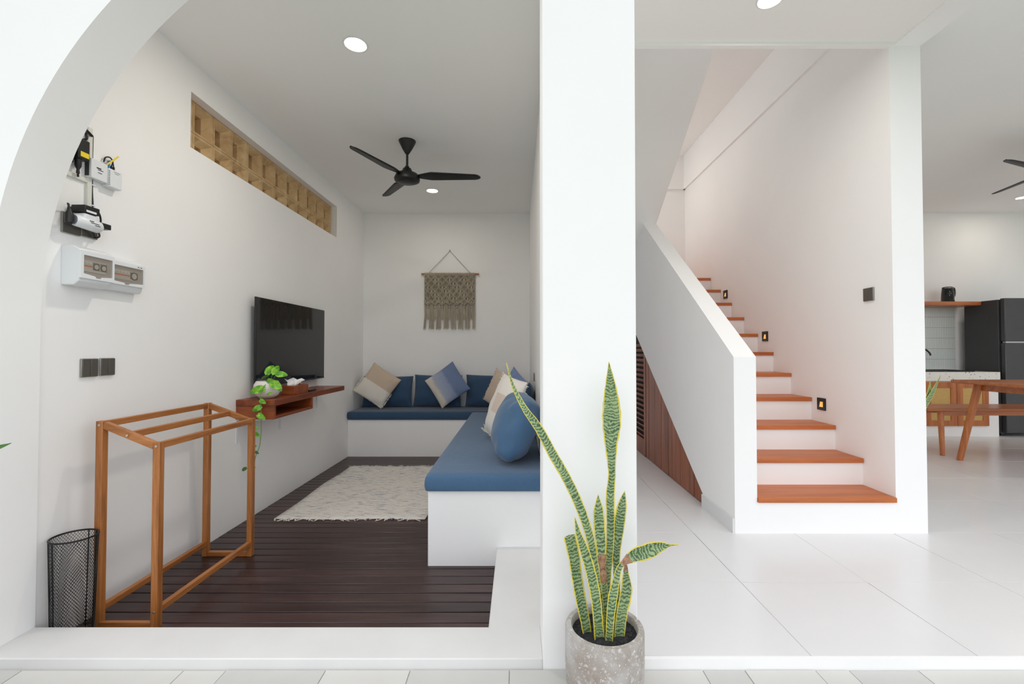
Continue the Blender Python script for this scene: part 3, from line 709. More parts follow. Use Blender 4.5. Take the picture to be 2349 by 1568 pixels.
vine = [(-1.76,3.2,0.87),(-1.75,3.14,0.85),(-1.75,3.105,0.817),(-1.751,3.10,0.777),(-1.747,3.10,0.712),(-1.744,3.10,0.631),(-1.743,3.10,0.567),(-1.746,3.10,0.51),(-1.754,3.10,0.446),(-1.781,3.10,0.373),(-1.789,3.10,0.309),(-1.817,3.10,0.305),(-1.841,3.10,0.297)]
mb = MB().cable(vine, 0.0025, 5)
for k, (x_, z_, r_) in enumerate(LV[:7]):
    y_ = 3.22-0.03*(k % 3) if k < 6 else 3.13
    mb.tube([(px_+(x_-px_)*0.25, py_-0.01, SZ+0.10), (px_+(x_-px_)*0.6, (py_+y_)/2, (SZ+0.10+z_)/2+0.03), (x_, y_+0.004, z_)], 0.0022, 5)
mb.build('stem', M['stem'], pt_, smooth=60)

tb = thing('tissue_box', (-1.765, 3.57, SZ), 'small wooden tissue box with a white tissue on the shelf', 'tissue box')
bx(-1.805, -1.70, 3.475, 3.70, SZ, SZ+0.068).build('box', M['shelfx'], tb, bevel=0.003)
mb = MB(); rnd = random.Random(3)
for s_, (dx, dz_) in enumerate(((-0.03, 0.05), (0.025, 0.045))):
    P = []; 
    for i in range(5):
        for j in range(4):
            u, v = i/4-0.5, j/3
            P.append((-1.755+u*0.05*(1+v)+dx*v*v, 3.545+0.05*u*s_+0.03*v+rnd.uniform(-.004, .004), SZ+0.066+v*dz_+0.010*sin(u*7)*v))
    mb.add(P, [(i*4+j, (i+1)*4+j, (i+1)*4+j+1, i*4+j+1) for i in range(4) for j in range(3)])
o = mb.build('tissue', M['paper'], tb, smooth=70); o.modifiers.new('t', 'SOLIDIFY').thickness = 0.001
mb = MB(); P = []
for i in range(9):
    for j in range(6):
        u, v = i/8, j/5
        P.append((-1.80+0.075*u+0.006*sin(v*9), 3.735+0.05*v+0.006*sin(u*12), SZ+0.002+0.075*(1-v**2)*(0.75+0.25*sin(u*5+1))+0.006*sin(u*15+v*4)))
mb.add(P, [(i*6+j, (i+1)*6+j, (i+1)*6+j+1, i*6+j+1) for i in range(8) for j in range(5)])
o = mb.build('cloth', M['orangecloth'], origin=(-1.76, 3.76, SZ), smooth=80); o.modifiers.new('t', 'SOLIDIFY').thickness = 0.002
tag(o, 'bright orange crumpled cloth behind the tissue box', 'cloth')
rc = thing('remote_control', (-1.725, 3.79, SZ), 'small black remote control lying beside the orange cloth', 'remote')
bx(-1.748, -1.705, 3.735, 3.86, SZ, SZ+0.016).build('case', M['black'], rc, bevel=0.004)
for k in range(4):
    bx(-1.738, -1.715, 3.75+k*0.024, 3.762+k*0.024, SZ+0.016, SZ+0.018).build('button', M['greyink'], rc)

# ------------------------------------------------------------------ wall devices on the left wall
def gang(name, y0, y1, z0, z1, label, cat, wx=XL, sg=1, kind_='rocker'):
    t = thing(name, (wx, (y0+y1)/2, z0), label, cat)
    def B(a, b_, *r): return bx(min(wx+sg*a, wx+sg*b_), max(wx+sg*a, wx+sg*b_), *r)
    B(0, 0.009, y0, y1, z0, z1).build('plate', M['bronze_l'], t, bevel=0.003)
    if kind_ == 'rocker':
        m_ = (y0+y1)/2
        B(0.006, 0.0125, y0+0.003, m_-0.0012, z0+0.002, z1-0.002).build('rocker', M['bronze'], t, bevel=0.002)
        B(0.006, 0.0125, m_+0.0012, y1-0.003, z0+0.002, z1-0.002).build('rocker', M['bronze'], t, bevel=0.002)
    elif kind_ == 'dimmer':
        B(0.006, 0.0115, y0+0.002, y1-0.002, z0+0.002, z1-0.002).build('face', M['bronze'], t, bevel=0.002)
        m_ = (y0+y1)/2; c = (z0+z1)/2
        B(0.0115, 0.0125, m_-0.02, m_+0.02, z0+0.022, z1-0.018).build('dial_plate', M['bronze_l'], t)
        mt = Matrix.Translation((wx, m_, c)) @ Matrix.Rotation(sg*pi/2, 4, 'Y')
        MB().lathe([(0.015, 0.010), (0.0145, 0.024), (0.012, 0.027)], 0, 0, 20, M=mt).build('knob', M['bronze'], t, smooth=40)
        B(0.027, 0.0285, m_-0.0015, m_+0.0015, c, c+0.012).build('pointer', M['wplast'], t)
    else:
        B(0.006, 0.011, y0+0.002, y1-0.002, z0+0.002, z1-0.002).build('face', M['bronze'], t, bevel=0.002)
    return t
gang('light_switch', 2.010, 2.091, 0.980, 1.063, 'grey bronze double rocker switch beside the dimmer', 'switch')
gang('dimmer_switch', 2.101, 2.178, 0.982, 1.064, 'grey bronze dimmer switch with round knob', 'dimmer')
gang('light_switch', 2.895, 2.980, 1.418, 1.504, 'grey bronze rocker switch on the wall beside the stairs', 'switch', wx=SX1, sg=-1)
gang('wall_socket', 3.93, 4.01, 0.83, 0.905, 'small grey socket on the side wall above the dark blue pillow', 'socket', wx=XR, sg=-1, kind_='x')
sk1 = gang('wall_socket', 1.915, 1.995, 1.600, 1.690, 'grey bronze socket plate behind the white travel adapter', 'socket', kind_='x')
sk2 = gang('wall_socket', 2.000, 2.078, 1.604, 1.690, 'grey bronze socket plate beneath the black plug', 'socket', kind_='x')
ad = thing('travel_adapter', (XL+0.012, 1.98, 1.62), 'bulky white multi adapter plugged into the wall socket', 'adapter')
MB().tube([(XL+0.050, 1.925, 1.655), (XL+0.052, 1.93, 1.655), (XL+0.052, 2.03, 1.650), (XL+0.050, 2.036, 1.650)], [0.020, 0.026, 0.026, 0.020], 20).build('body', M['wplast'], ad, smooth=40)
bx(XL+0.012, XL+0.07, 1.95, 2.01, 1.655, 1.693).build('upper_block', M['wplast'], ad, bevel=0.006)
MB().tube([(XL+0.050, 1.918, 1.655), (XL+0.050, 1.925, 1.655)], 0.020, 18).build('end_cap', M['greyink'], ad, smooth=40)
for a, b_, c in ((1.965, 1.985, 1.662), (1.97, 2.01, 1.655), (1.99, 2.015, 1.648)):
    bx(XL+0.0775, XL+0.0785, a, b_, c-0.0014, c+0.0014).build('print', M['ink'], ad)
bp = thing('power_plug', (XL+0.02, 1.925, 1.63), 'black round power plug at the end of the white adapter', 'plug')
MB().lathe([(0.010, 1.632), (0.0145, 1.637), (0.0145, 1.674), (0.008, 1.688), (0.006, 1.704)], XL+0.05, 1.902, 16).build('body', M['black'], bp, smooth=40)
MB().cable([(XL+0.05, 1.902, 1.70), (XL+0.045, 1.90, 1.716), (XL+0.03, 1.92, 1.716), (XL+0.012, 1.936, 1.70)], 0.0035, 6).build('cable', M['black'], bp, smooth=60)
ch = thing('charger_block', (XL+0.015, 1.985, 1.694), 'black square charger sitting on top of the white adapter', 'charger')
bx(XL+0.014, XL+0.075, 1.945, 2.015, 1.695, 1.727).build('body', M['black'], ch, bevel=0.003)
bx(XL+0.0752, XL+0.076, 1.951, 1.998, 1.697, 1.706).build('rating_label', M['wplast'], ch)
MB().cable([(XL+0.05, 2.012, 1.72), (XL+0.052, 2.03, 1.72), (XL+0.045, 2.05, 1.70), (XL+0.04, 2.055, 1.675), (XL+0.035, 2.04, 1.66)], 0.004, 6).build('cable', M['black'], ch, smooth=60)
cp = thing('charger_block', (XL+0.012, 2.06, 1.65), 'black rectangular charger plugged in right of the white adapter', 'charger')
bx(XL+0.012, XL+0.060, 2.044, 2.090, 1.652, 1.676).build('body', M['black'], cp, bevel=0.003)
MB().cable([(XL+0.025, 2.04, 1.65), (XL+0.05, 2.035, 1.63), (XL+0.045, 2.045, 1.612), (XL+0.02, 2.05, 1.61), (XL+0.03, 2.03, 1.64)], 0.004, 6).build('cable', M['black'], cp, smooth=60)

tr = thing('cable_trunking', (XL, 2.03, 1.70), 'white plastic cable trunking on the wall above the sockets', 'trunking')
bx(XL, XL+0.013, 2.020, 2.042, 1.700, 2.10).build('upright', M['wplast2'], tr, bevel=0.002)
bx(XL, XL+0.0125, 1.84, 2.0199, 1.848, 1.868).build('crosspiece', M['wplast2'], tr, bevel=0.002)
mb = MB().cable([(XL+0.006, 2.047, 2.07), (XL+0.006, 2.046, 1.95), (XL+0.006, 2.048, 1.83), (XL+0.006, 2.052, 1.77), (XL+0.006, 2.052, 1.74), (XL+0.008, 2.044, 1.725)], 0.004, 6)
tag(mb.build('cable', M['black'], origin=(XL, 2.047, 1.72), smooth=60), 'thin black cable clipped beside the white trunking', 'cable')
for zz, lb in ((1.845, 'tiny white cable clip just below the flat white network box'), (1.752, 'tiny white cable clip just above the charger and sockets')):
    tag(bx(XL, XL+0.012, 2.044, 2.060, zz, zz+0.006).build('cable_clip', M['wplast'], origin=(XL, 2.05, zz), bevel=0.001), lb, 'clip', group='cable clips')
pa = thing('power_adapter', (XL+0.012, 1.97, 1.92), 'black power adapter with a yellow label on the trunking', 'adapter')
bx(XL+0.001, XL+0.045, 1.942, 1.995, 1.930, 2.018).build('body', M['black'], pa, bevel=0.003)
bx(XL+0.0452, XL+0.046, 1.952, 1.990, 1.940, 1.962).build('yellow_label', M['yellow'], pa)
bx(XL+0.012, XL+0.032, 1.9412, 1.942, 1.965, 1.998).build('rating_label', M['wplast'], pa)
MB().lathe([(0.007, 1.868), (0.0055, 1.885), (0.012, 1.90), (0.013, 1.931)], XL+0.025, 1.962, 12).build('plug', M['black'], pa, smooth=40)
MB().cable([(XL+0.025, 1.962, 1.87), (XL+0.02, 1.968, 1.855)], 0.004, 6).build('cable', M['black'], pa, smooth=60)
MB().cable([(XL+0.02, 1.975, 2.018), (XL+0.03, 1.99, 2.03), (XL+0.025, 1.998, 2.05), (XL+0.022, 1.996, 2.075), (XL+0.020, 2.03, 2.062)], 0.006, 6).build('cable', M['black'], pa, smooth=60)
p2 = thing('power_adapter', (XL, 1.91, 1.91), 'plain black power adapter half hidden by the curved wall edge', 'adapter')
bx(XL, XL+0.03, 1.885, 1.938, 1.905, 1.985).build('body', M['black'], p2, bevel=0.003)
MB().cable([(XL+0.015, 1.91, 1.905), (XL+0.015, 1.912, 1.88)], 0.005, 6).build('cable', M['black'], p2, smooth=60)
ro_ = thing('router', (XL, 2.05, 1.87), 'flat white network box with printed lettering', 'router')
bx(XL, XL+0.032, 2.016, 2.098, 1.872, 1.960).build('case', M['wplast'], ro_, bevel=0.003)
for a, b_, c, hh in ((2.042, 2.064, 1.925, 0.0028), (2.048, 2.074, 1.918, 0.0016), (2.048, 2.068, 1.905, 0.0014)):
    bx(XL+0.032, XL+0.0328, a, b_, c-hh, c+hh).build('print', M['ink'], ro_)
bx(XL+0.004, XL+0.022, 2.0148, 2.016, 1.88, 1.957).build('side_port', M['black'], ro_)
r2 = thing('router', (XL, 2.135, 1.87), 'white network box with coloured cables in its top', 'router')
bx(XL, XL+0.036, 2.100, 2.170, 1.862, 1.948).build('case', M['wplast'], r2, bevel=0.004)
for k in range(9): bx(XL+0.008, XL+0.0368, 2.1005, 2.105, 1.870+k*0.008, 1.873+k*0.008).build('vent_slot', M['greyink'], r2)
for a, b_, c in ((2.125, 2.158, 1.938), (2.13, 2.15, 1.931)): bx(XL+0.036, XL+0.0366, a, b_, c-0.001, c+0.001).build('print', M['greyink'], r2)
MB().tube([(XL+0.018, 2.116, 1.945), (XL+0.018, 2.116, 1.968), (XL+0.018, 2.118, 1.985)], [0.006, 0.006, 0.004], 8).build('blue_plug', M['cyan'], r2, smooth=40)
for yy in (2.131, 2.143): MB().tube([(XL+0.018, yy, 1.945), (XL+0.018, yy, 1.967)], 0.0045, 8).build('black_plug', M['black'], r2, smooth=40)
MB().cable([(XL+0.018, 2.131, 1.967), (XL+0.018, 2.138, 1.99), (XL+0.016, 2.125, 2.006), (XL+0.012, 2.106, 1.998), (XL+0.010, 2.10, 1.975)], 0.003, 6).build('cable', M['black'], r2, smooth=60)
MB().cable([(XL+0.018, 2.143, 1.967), (XL+0.018, 2.136, 1.99), (XL+0.014, 2.115, 1.985)], 0.0025, 6).build('cable', M['black'], r2, smooth=60)
tag(MB().tube([(XL+0.024, 2.100, 1.962), (XL+0.028, 2.125, 1.99), (XL+0.03, 2.153, 2.022)], 0.0035, 6).build('cable_tie', M['yellow'], origin=(XL, 2.12, 1.97), smooth=60), 'yellow cable tie sticking up behind the network boxes', 'cable tie')

def breaker(y0, y1, z0, z1, dep, label, timers, leds):
    t = thing('breaker_box', (XL, (y0+y1)/2, z0), label, 'breaker box')
    f = XL+dep; H_ = z1-z0
    # curved cover profile extruded along the wall
    prof = [(XL, z0), (XL+dep*0.62, z0), (f-0.001, z0+0.018), (f, z0+0.03), (f, z1-0.045), (f-0.010, z1-0.016), (XL+dep*0.55, z1), (XL, z1)]
    ya, yb, za, zb = y0+0.013, y1-0.010, z0+H_*0.27, z1-H_*0.24
    MB().prism([(a-0.010 if a > XL+dep*0.9 else a, b_) for a, b_ in prof], 'y', y0+0.002, y1-0.002).build('case', M['wplast'], t, bevel=0.004)
    # raised cover frame around the window
    mb = MB()
    for a in ((y0, ya, za+0.004, z1-0.022), (yb, y1, za+0.004, z1-0.022), (ya, yb, zb, z1-0.022)): mb.box(f-0.012, f, *a)
    m_ = (ya+yb)/2
    lo = [(y0, z0+0.03), (y1, z0+0.03), (y1, za+0.004), (yb, za+0.004), (m_+0.016, za-0.002), (m_+0.010, za-0.010), (m_-0.010, za-0.010), (m_-0.016, za-0.002), (ya, za+0.004), (y0, za+0.004)]
    mb.prism(lo, 'x', f-0.012, f)
    mb.build('cover', M['wplast'], t)
    bx(f-0.0094, f-0.0086, ya, yb, za-0.012, zb).build('recess', M['recess'], t)
    w_ = yb-ya
    bx(f-0.0086, f-0.006, ya+0.004, yb-w_*0.2, za+H_*0.09, zb-H_*0.12).build('device_strip', M['wplast2'], t)
    if timers == 2: seg = [(ya+0.004, ya+w_*0.32, 2)]; tm = [ya+w_*0.46, ya+w_*0.72]
    else: seg = [(ya+0.004, ya+w_*0.60, 6)]; tm = [ya+w_*0.74]
    zc_ = (za+zb)/2
    for a, b_, n_ in seg:
        bx(f-0.006, f-0.0052, a, b_, zc_-0.006, zc_+0.000).build('orange_strip', M['orange'], t)
        for q in range(n_):
            yq = a+(q+0.5)*(b_-a)/n_; bx(f-0.006, f-0.003, yq-(b_-a)/n_*0.3, yq+(b_-a)/n_*0.3, zc_+0.006, zc_+0.014).build('breaker_lever', M['wplast'], t)
    for yq in tm:
        mt = Matrix.Translation((f-0.006, yq, zc_-0.001)) @ Matrix.Rotation(pi/2, 4, 'Y')
        bx(f-0.007, f-0.0058, yq-w_*0.12, yq+w_*0.12, zc_-0.017, zc_+0.017).build('timer', M['greyink'], t)
        MB().lathe([(w_*0.105, 0.0), (w_*0.105, 0.0015)], 0, 0, 24, M=mt).build('timer_dial', M['black'], t, smooth=40)
        MB().lathe([(w_*0.075, 0.0015), (w_*0.075, 0.0022)], 0, 0, 24, M=mt).build('timer_face', M['wplast2'], t, smooth=40)
    bx(f-0.002, f-0.001, ya-0.001, yb+0.001, za-0.009, zb+0.001).build('window', M['smoke'], t)
    for k in range(leds):
        mt = Matrix.Translation((f-0.001, y1-0.022-k*0.010, z1-0.030)) @ Matrix.Rotation(pi/2, 4, 'Y')
        MB().lathe([(0.003, 0), (0.0025, 0.002)], 0, 0, 10, M=mt).build('indicator', [M['ink'], M['orange'], M['ink']][k], t)
    return t
breaker(1.918, 2.078, 1.378, 1.548, 0.088, 'deep white breaker box with two timer dials behind its window', 2, 0)
breaker(2.082, 2.292, 1.382, 1.540, 0.052, 'shallow white breaker box with three small indicator lights', 1, 3)

# ------------------------------------------------------------------ towel rack
rk = thing('towel_rack', (-1.70, 2.33, ZD), 'orange brown wooden towel rack standing on the dark deck', 'towel rack')
xa, xb, ya, yb, za, zb, q = -1.832, -1.572, 2.000, 2.695, 0.79, 0.70, 0.030
for (x_, y_, z1) in ((xa, ya+0.012, za), (xb, ya, zb), (xa, yb, za), (xb, yb, zb)):
    bx(x_-q/2, x_+q/2, y_-q/2, y_+q/2, ZD, z1).build('post', M['teak_z'], rk, bevel=0.002)
for y_ in (ya, yb):
    MB().bar((xa+q/2-0.001, y_+(0.012 if y_ == ya else 0), za-0.018), (xb-q/2+0.001, y_, zb-0.016), 0.024, 0.030).build('end_rail', M['teak_x'], rk, bevel=0.002)
    bx(xa+q/2, xb-q/2, y_-0.012+(0.006 if y_ == ya else 0), y_+0.012, ZD, ZD+0.026).build('foot_rail', M['teak_x'], rk, bevel=0.002)
for x_, z1 in ((xa, za-0.016), (xb, zb-0.016), ((xa+xb)/2, (za+zb)/2-0.016)):
    bx(x_-0.011, x_+0.011, ya+0.014, yb-0.014, z1-0.014, z1+0.014).build('hanging_rail', M['teak_y'], rk, bevel=0.002)
for x_ in (xa, xb):
    bx(x_-0.012, x_+0.012, ya+q/2, yb-q/2, ZD+0.062, ZD+0.088).build('lower_rail', M['teak_y'], rk, bevel=0.002)
for x_, z1 in ((xa, za-0.018), (xb, zb-0.018), ((xa+xb)/2, (za+zb)/2-0.017), (xb, ZD+0.074)):
    mt = Matrix.Translation((x_, ya-q/2+(0.012 if x_ == xa else 0.003 if x_ < xb else 0), z1)) @ Matrix.Rotation(pi/2, 4, 'X')
    MB().lathe([(0.0055, 0), (0.005, 0.0015), (0.002, 0.0025)], 0, 0, 12, M=mt).build('screw', M['steel'], rk, smooth=40)

# ------------------------------------------------------------------ wire mesh bin
bn = thing('wire_bin', (-1.845, 1.915, ZD), 'round black wire mesh waste bin beside the towel rack', 'bin')
bx_, by_, z0, z1, r0, r1 = -1.850, 1.912, ZD+0.0005, 0.325, 0.066, 0.0765
def br(z): return r0+(r1-r0)*(z-z0)/(z1-z0)
mb = MB(); NW = 46; NS = 34
for sg in (-1, 1):
    for k in range(NW):
        p = []
        for s_ in range(NS+1):
            z_ = z0+(z1-z0)*s_/NS; a = 2*pi*k/NW + sg*s_/NS*2*pi*0.62; p.append((bx_+br(z_)*cos(a), by_+br(z_)*sin(a), z_))
        mb.tube(p, 0.00075, 3, cap=False)
mb.build('wire_mesh', M['wire'], bn, kind='stuff')
def hoop(z, r, rr): return MB().tube([(bx_+r*cos(2*pi*k/40), by_+r*sin(2*pi*k/40), z) for k in range(41)], rr, 8)
hoop(z1, br(z1), 0.0036).build('rim', M['wire'], bn, smooth=60)
hoop(z0+0.004, br(z0), 0.003).build('base_hoop', M['wire'], bn, smooth=60)
MB().lathe([(0.001, z0), (r0, z0), (r0, z0+0.003), (0.001, z0+0.003)], bx_, by_, 32, close=False).build('base', M['wire'], bn)
for a in (-2.25, -1.78, 1.2, 1.7): MB().tube([(bx_+br(z0)*cos(a), by_+br(z0)*sin(a), z0), (bx_+br(z1)*cos(a), by_+br(z1)*sin(a), z1)], 0.0024, 6).build('seam', M['wire'], bn, smooth=60)

# ------------------------------------------------------------------ snake plant in the concrete pot
sp_ = thing('snake_plant', (0.282, 1.50, ZG), 'tall yellow edged snake plant in a round concrete pot by the pillar', 'plant')
cx, cy, zr = 0.282, 1.502, 0.205
MB().lathe([(0.105, ZG), (0.122, ZG+0.02), (0.127, ZG+0.12), (0.127, zr-0.008), (0.123, zr), (0.108, zr), (0.104, zr-0.006), (0.104, zr-0.045)], cx, cy, 48).build('pot', M['concrete'], sp_, smooth=40)
zs_ = 0.182
mb = MB().lathe([(0.001, zs_+0.004), (0.05, zs_+0.003), (0.106, zs_), (0.106, zs_-0.01)], cx, cy, 40, close=False)
mb.build('gravel_bed', M['soil'], sp_, smooth=60)
mb = MB(); rnd = random.Random(11)
for k in range(900):
    a = rnd.uniform(0, 2*pi); r_ = 0.101*math.sqrt(rnd.random()); s_ = rnd.uniform(0.0022, 0.0042); c = Vector((cx+r_*cos(a), cy+r_*sin(a), zs_+rnd.uniform(0.0, 0.004)))
    pts = [c+Vector(d)*s_*rnd.uniform(0.7, 1.2) for d in ((1,0,0),(0,1,0),(-1,0,0),(0,-1,0),(0,0,1),(0,0,-1))]
    mb.add(pts, [(0,1,4),(1,2,4),(2,3,4),(3,0,4),(1,0,5),(2,1,5),(3,2,5),(0,3,5)])
mb.build('gravel', M['soil'], sp_, kind='stuff')

def ribbon(name, path, m_, parent, yfun, fold=0.25, twist=None, cross=6, label=None, m2=None, m2range=None, yaw=0.0):
    # path: (x, z, width) from base to tip; smooth it, sweep a shallow V section, write UVs (u across, v length)
    P = [Vector((x, yfun(i/(len(path)-1)), z)) for i, (x, z, w_) in enumerate(path)]; W = [p[2] for p in path]
    SP, SW = [], []
    def cr(p0, p1, p2, p3, t): return 0.5*((2*p1) + (p2-p0)*t + (2*p0-5*p1+4*p2-p3)*t*t + (3*p1-p0-3*p2+p3)*t**3)
    n_ = len(P)
    for i in range(n_-1):
        for s_ in range(5):
            t = s_/5; g = [max(0, i-1), i, i+1, min(n_-1, i+2)]
            SP.append(cr(*[P[k] for k in g], t)); SW.append(max(0.0008, cr(*[W[k] for k in g], t)))
    SP.append(P[-1]); SW.append(W[-1])
    vs_, uvs = [], []; L = 0
    for i, p in enumerate(SP):
        if i: L += (p-SP[i-1]).length
        t = (SP[min(i+1, len(SP)-1)]-SP[max(i-1, 0)]).normalized()
        tw = (twist(i/(len(SP)-1)) if twist else 0)+yaw
        face = Vector((sin(tw), -cos(tw), 0)); face = (face - t*face.dot(t)).normalized(); side = t.cross(face).normalized()
        for c in range(cross+1):
            u = c/cross-0.5
            vs_.append(p + side*(u*SW[i]) - face*(SW[i]*fold*(0.25-u*u)) + side*(SW[i]*0.016*sin(L*150+c*1.3) if c in (0, cross) else 0))
            uvs.append((c/cross, L))
    fs_ = [(i*(cross+1)+c, i*(cross+1)+c+1, (i+1)*(cross+1)+c+1, (i+1)*(cross+1)+c) for i in range(len(SP)-1) for c in range(cross)]
    me = bpy.data.meshes.new(name); org = Vector(parent['_o']); me.from_pydata([tuple(v-org) for v in vs_], [], fs_); me.update()
    ul = me.uv_layers.new(name='UVMap')
    for lp in me.loops: ul.data[lp.index].uv = uvs[lp.vertex_index]
    me.materials.append(m_)
    if m2:
        me.materials.append(m2)
        for i in range(len(SP)-1):
            if m2range[0] <= i/(len(SP)-1) <= m2range[1]:
                for c in range(cross): me.polygons[i*cross+c].material_index = 1
    me.polygons.foreach_set('use_smooth', [True]*len(me.polygons))
    ob = bpy.data.objects.new(name, me); col.objects.link(ob); ob.parent = parent; ob['_o'] = tuple(org)
    s_ = ob.modifiers.new('thick', 'SOLIDIFY'); s_.thickness = 0.0022; s_.offset = 0
    if label: ob['label'] = label
    return ob
LF = {
 'L1': ([(-0.038,1.059,.001),(-0.017,0.986,.010),(0.021,0.91,.019),(0.07,0.841,.028),(0.115,0.758,.031),(0.159,0.682,.031),(0.201,0.593,.031),(0.232,0.504,.028),(0.25,0.415,.024),(0.262,0.333,.021),(0.27,0.251,.021),(0.272,0.163,.021)], 1.515, 1.49),
 'L2': ([(0.307,1.061,.001),(0.312,0.984,.035),(0.315,0.906,.059),(0.315,0.843,.059),(0.313,0.786,.042),(0.314,0.723,.028),(0.315,0.681,.024),(0.309,0.611,.028),(0.31,0.541,.026),(0.308,0.457,.025),(0.303,0.387,.022),(0.297,0.318,.021),(0.291,0.179,.021)], 1.535, 1.53),
 'L3': ([(0.264,0.626,.001),(0.265,0.572,.035),(0.268,0.518,.038),(0.272,0.47,.035),(0.275,0.422,.028),(0.278,0.388,.022),(0.284,0.306,.021),(0.286,0.251,.025),(0.283,0.166,.026)], 1.505, 1.50),
 'L4': ([(0.356,0.631,.001),(0.348,0.586,.028),(0.34,0.531,.035),(0.334,0.475,.029),(0.329,0.42,.025),(0.33,0.357,.022),(0.33,0.288,.022),(0.317,0.164,.022)], 1.525, 1.54),
 'L5': ([(0.168,0.496,.040),(0.182,0.433,.038),(0.191,0.372,.036),(0.202,0.304,.035),(0.216,0.237,.032),(0.227,0.172,.029)], 1.49, 1.49),
 'L6': ([(0.182,0.566,.002),(0.192,0.52,.017),(0.208,0.473,.028),(0.225,0.42,.032),(0.238,0.367,.033),(0.247,0.32,.033),(0.253,0.267,.033),(0.261,0.165,.035)], 1.46, 1.46),
 'L7': ([(0.51,0.486,.001),(0.48,0.484,.008),(0.447,0.478,.035),(0.407,0.464,.048),(0.367,0.451,.040),(0.337,0.431,.018),(0.32,0.411,.017),(0.31,0.372,.022),(0.3,0.326,.028),(0.292,0.26,.025),(0.286,0.166,.022)], 1.45, 1.45),
 'L8': ([(0.346,0.412,.008),(0.346,0.375,.024),(0.348,0.335,.042),(0.341,0.295,.045),(0.331,0.248,.038),(0.322,0.166,.032)], 1.47, 1.47)}
for k, (path, ytip, ybase) in LF.items():
    pth = list(reversed(path)); dry = None
    if k == 'L3': dry = (0.28, 0.52)
    if k == 'L7': dry = (0.46, 0.54)
    if k == 'L8': dry = (0.86, 1.0)
    tw = {'L1': lambda t: 0.35, 'L2': lambda t: -0.35+0.4*t, 'L3': lambda t: 0.2, 'L4': lambda t: -0.2, 'L5': lambda t: 0.25, 'L6': lambda t: 0.3-0.2*t, 'L7': lambda t: -0.25, 'L8': lambda t: 0.35*sin(t*3)}[k]
    ribbon('leaf', pth, M['snake'], sp_, (lambda a, b_: (lambda t: b_+(a-b_)*t))(ytip, ybase), fold=1.1 if k in ('L5', 'L6') else 0.75, twist=tw, m2=M['dry'] if dry else None, m2range=dry,
           label={'L3': 'leaf with a withered brown middle', 'L7': 'leaf snapped and bent over to the side', 'L5': 'leaf cut off at the top'}.get(k))

# second snake plant in the hall and a leafy plant at the terrace edge
s2 = thing('snake_plant', (2.93, 3.6, 0), 'snake plant mostly hidden behind the stair wall end', 'plant')
MB().lathe([(0.10, 0), (0.12, 0.02), (0.13, 0.25), (0.118, 0.25), (0.112, 0.21)], 2.93, 3.6, 32).build('pot', M['concrete'], s2, smooth=40)
MB().lathe([(0.001, 0.215), (0.115, 0.212), (0.115, 0.20)], 2.93, 3.6, 24, close=False).build('gravel_bed', M['soil'], s2)
for pth in ([(2.96,0.21,.03),(3.04,0.42,.04),(3.16,0.60,.05),(3.25,0.75,.045),(3.32,0.90,.003)], [(2.98,0.21,.03),(3.10,0.45,.05),(3.19,0.64,.06),(3.23,0.76,.045),(3.24,0.86,.003)], [(2.90,0.21,.03),(2.88,0.5,.05),(2.84,0.85,.003)]):
    ribbon('leaf', pth, M['snake'], s2, lambda t: 3.6-0.02*t, fold=0.25, twist=lambda t: 0.3)
s3 = thing('potted_plant', (-1.78, 1.28, ZG), 'green pointed leaf plant reaching in beside the curved front wall', 'plant')
MB().lathe([(0.09, ZG), (0.12, ZG+0.03), (0.14, ZG+0.28), (0.128, ZG+0.28), (0.12, ZG+0.24)], -1.78, 1.28, 32).build('pot', M['concrete'], s3, smooth=40)
MB().lathe([(0.001, ZG+0.245), (0.125, ZG+0.243), (0.125, ZG+0.23)], -1.78, 1.28, 24, close=False).build('soil', M['soil'], s3)
MB().tube([(-1.78, 1.28, ZG+0.24), (-1.775, 1.28, 0.55), (-1.76, 1.29, 0.86)], [0.014, 0.011, 0.008], 8).build('stem', M['stem'], s3, smooth=60)
for pth, yy in (([(-1.77,0.74,.006),(-1.68,0.80,.03),(-1.58,0.805,.032),(-1.535,0.812,.018),(-1.497,0.826,.001)], 1.35), ([(-1.77,0.60,.008),(-1.88,0.74,.05),(-2.02,0.76,.045),(-2.12,0.68,.003)], 1.22), ([(-1.765,0.80,.008),(-1.80,0.95,.05),(-1.86,1.08,.045),(-1.93,1.14,.003)], 1.2), ([(-1.77,0.5,.008),(-1.84,0.58,.04),(-1.92,0.6,.04),(-1.98,0.54,.003)], 1.14)):
    ribbon('leaf', pth, M['leafdark'], s3, (lambda q: (lambda t: 1.28+(q-1.28)*t))(yy), fold=0.2, yaw=0.2)

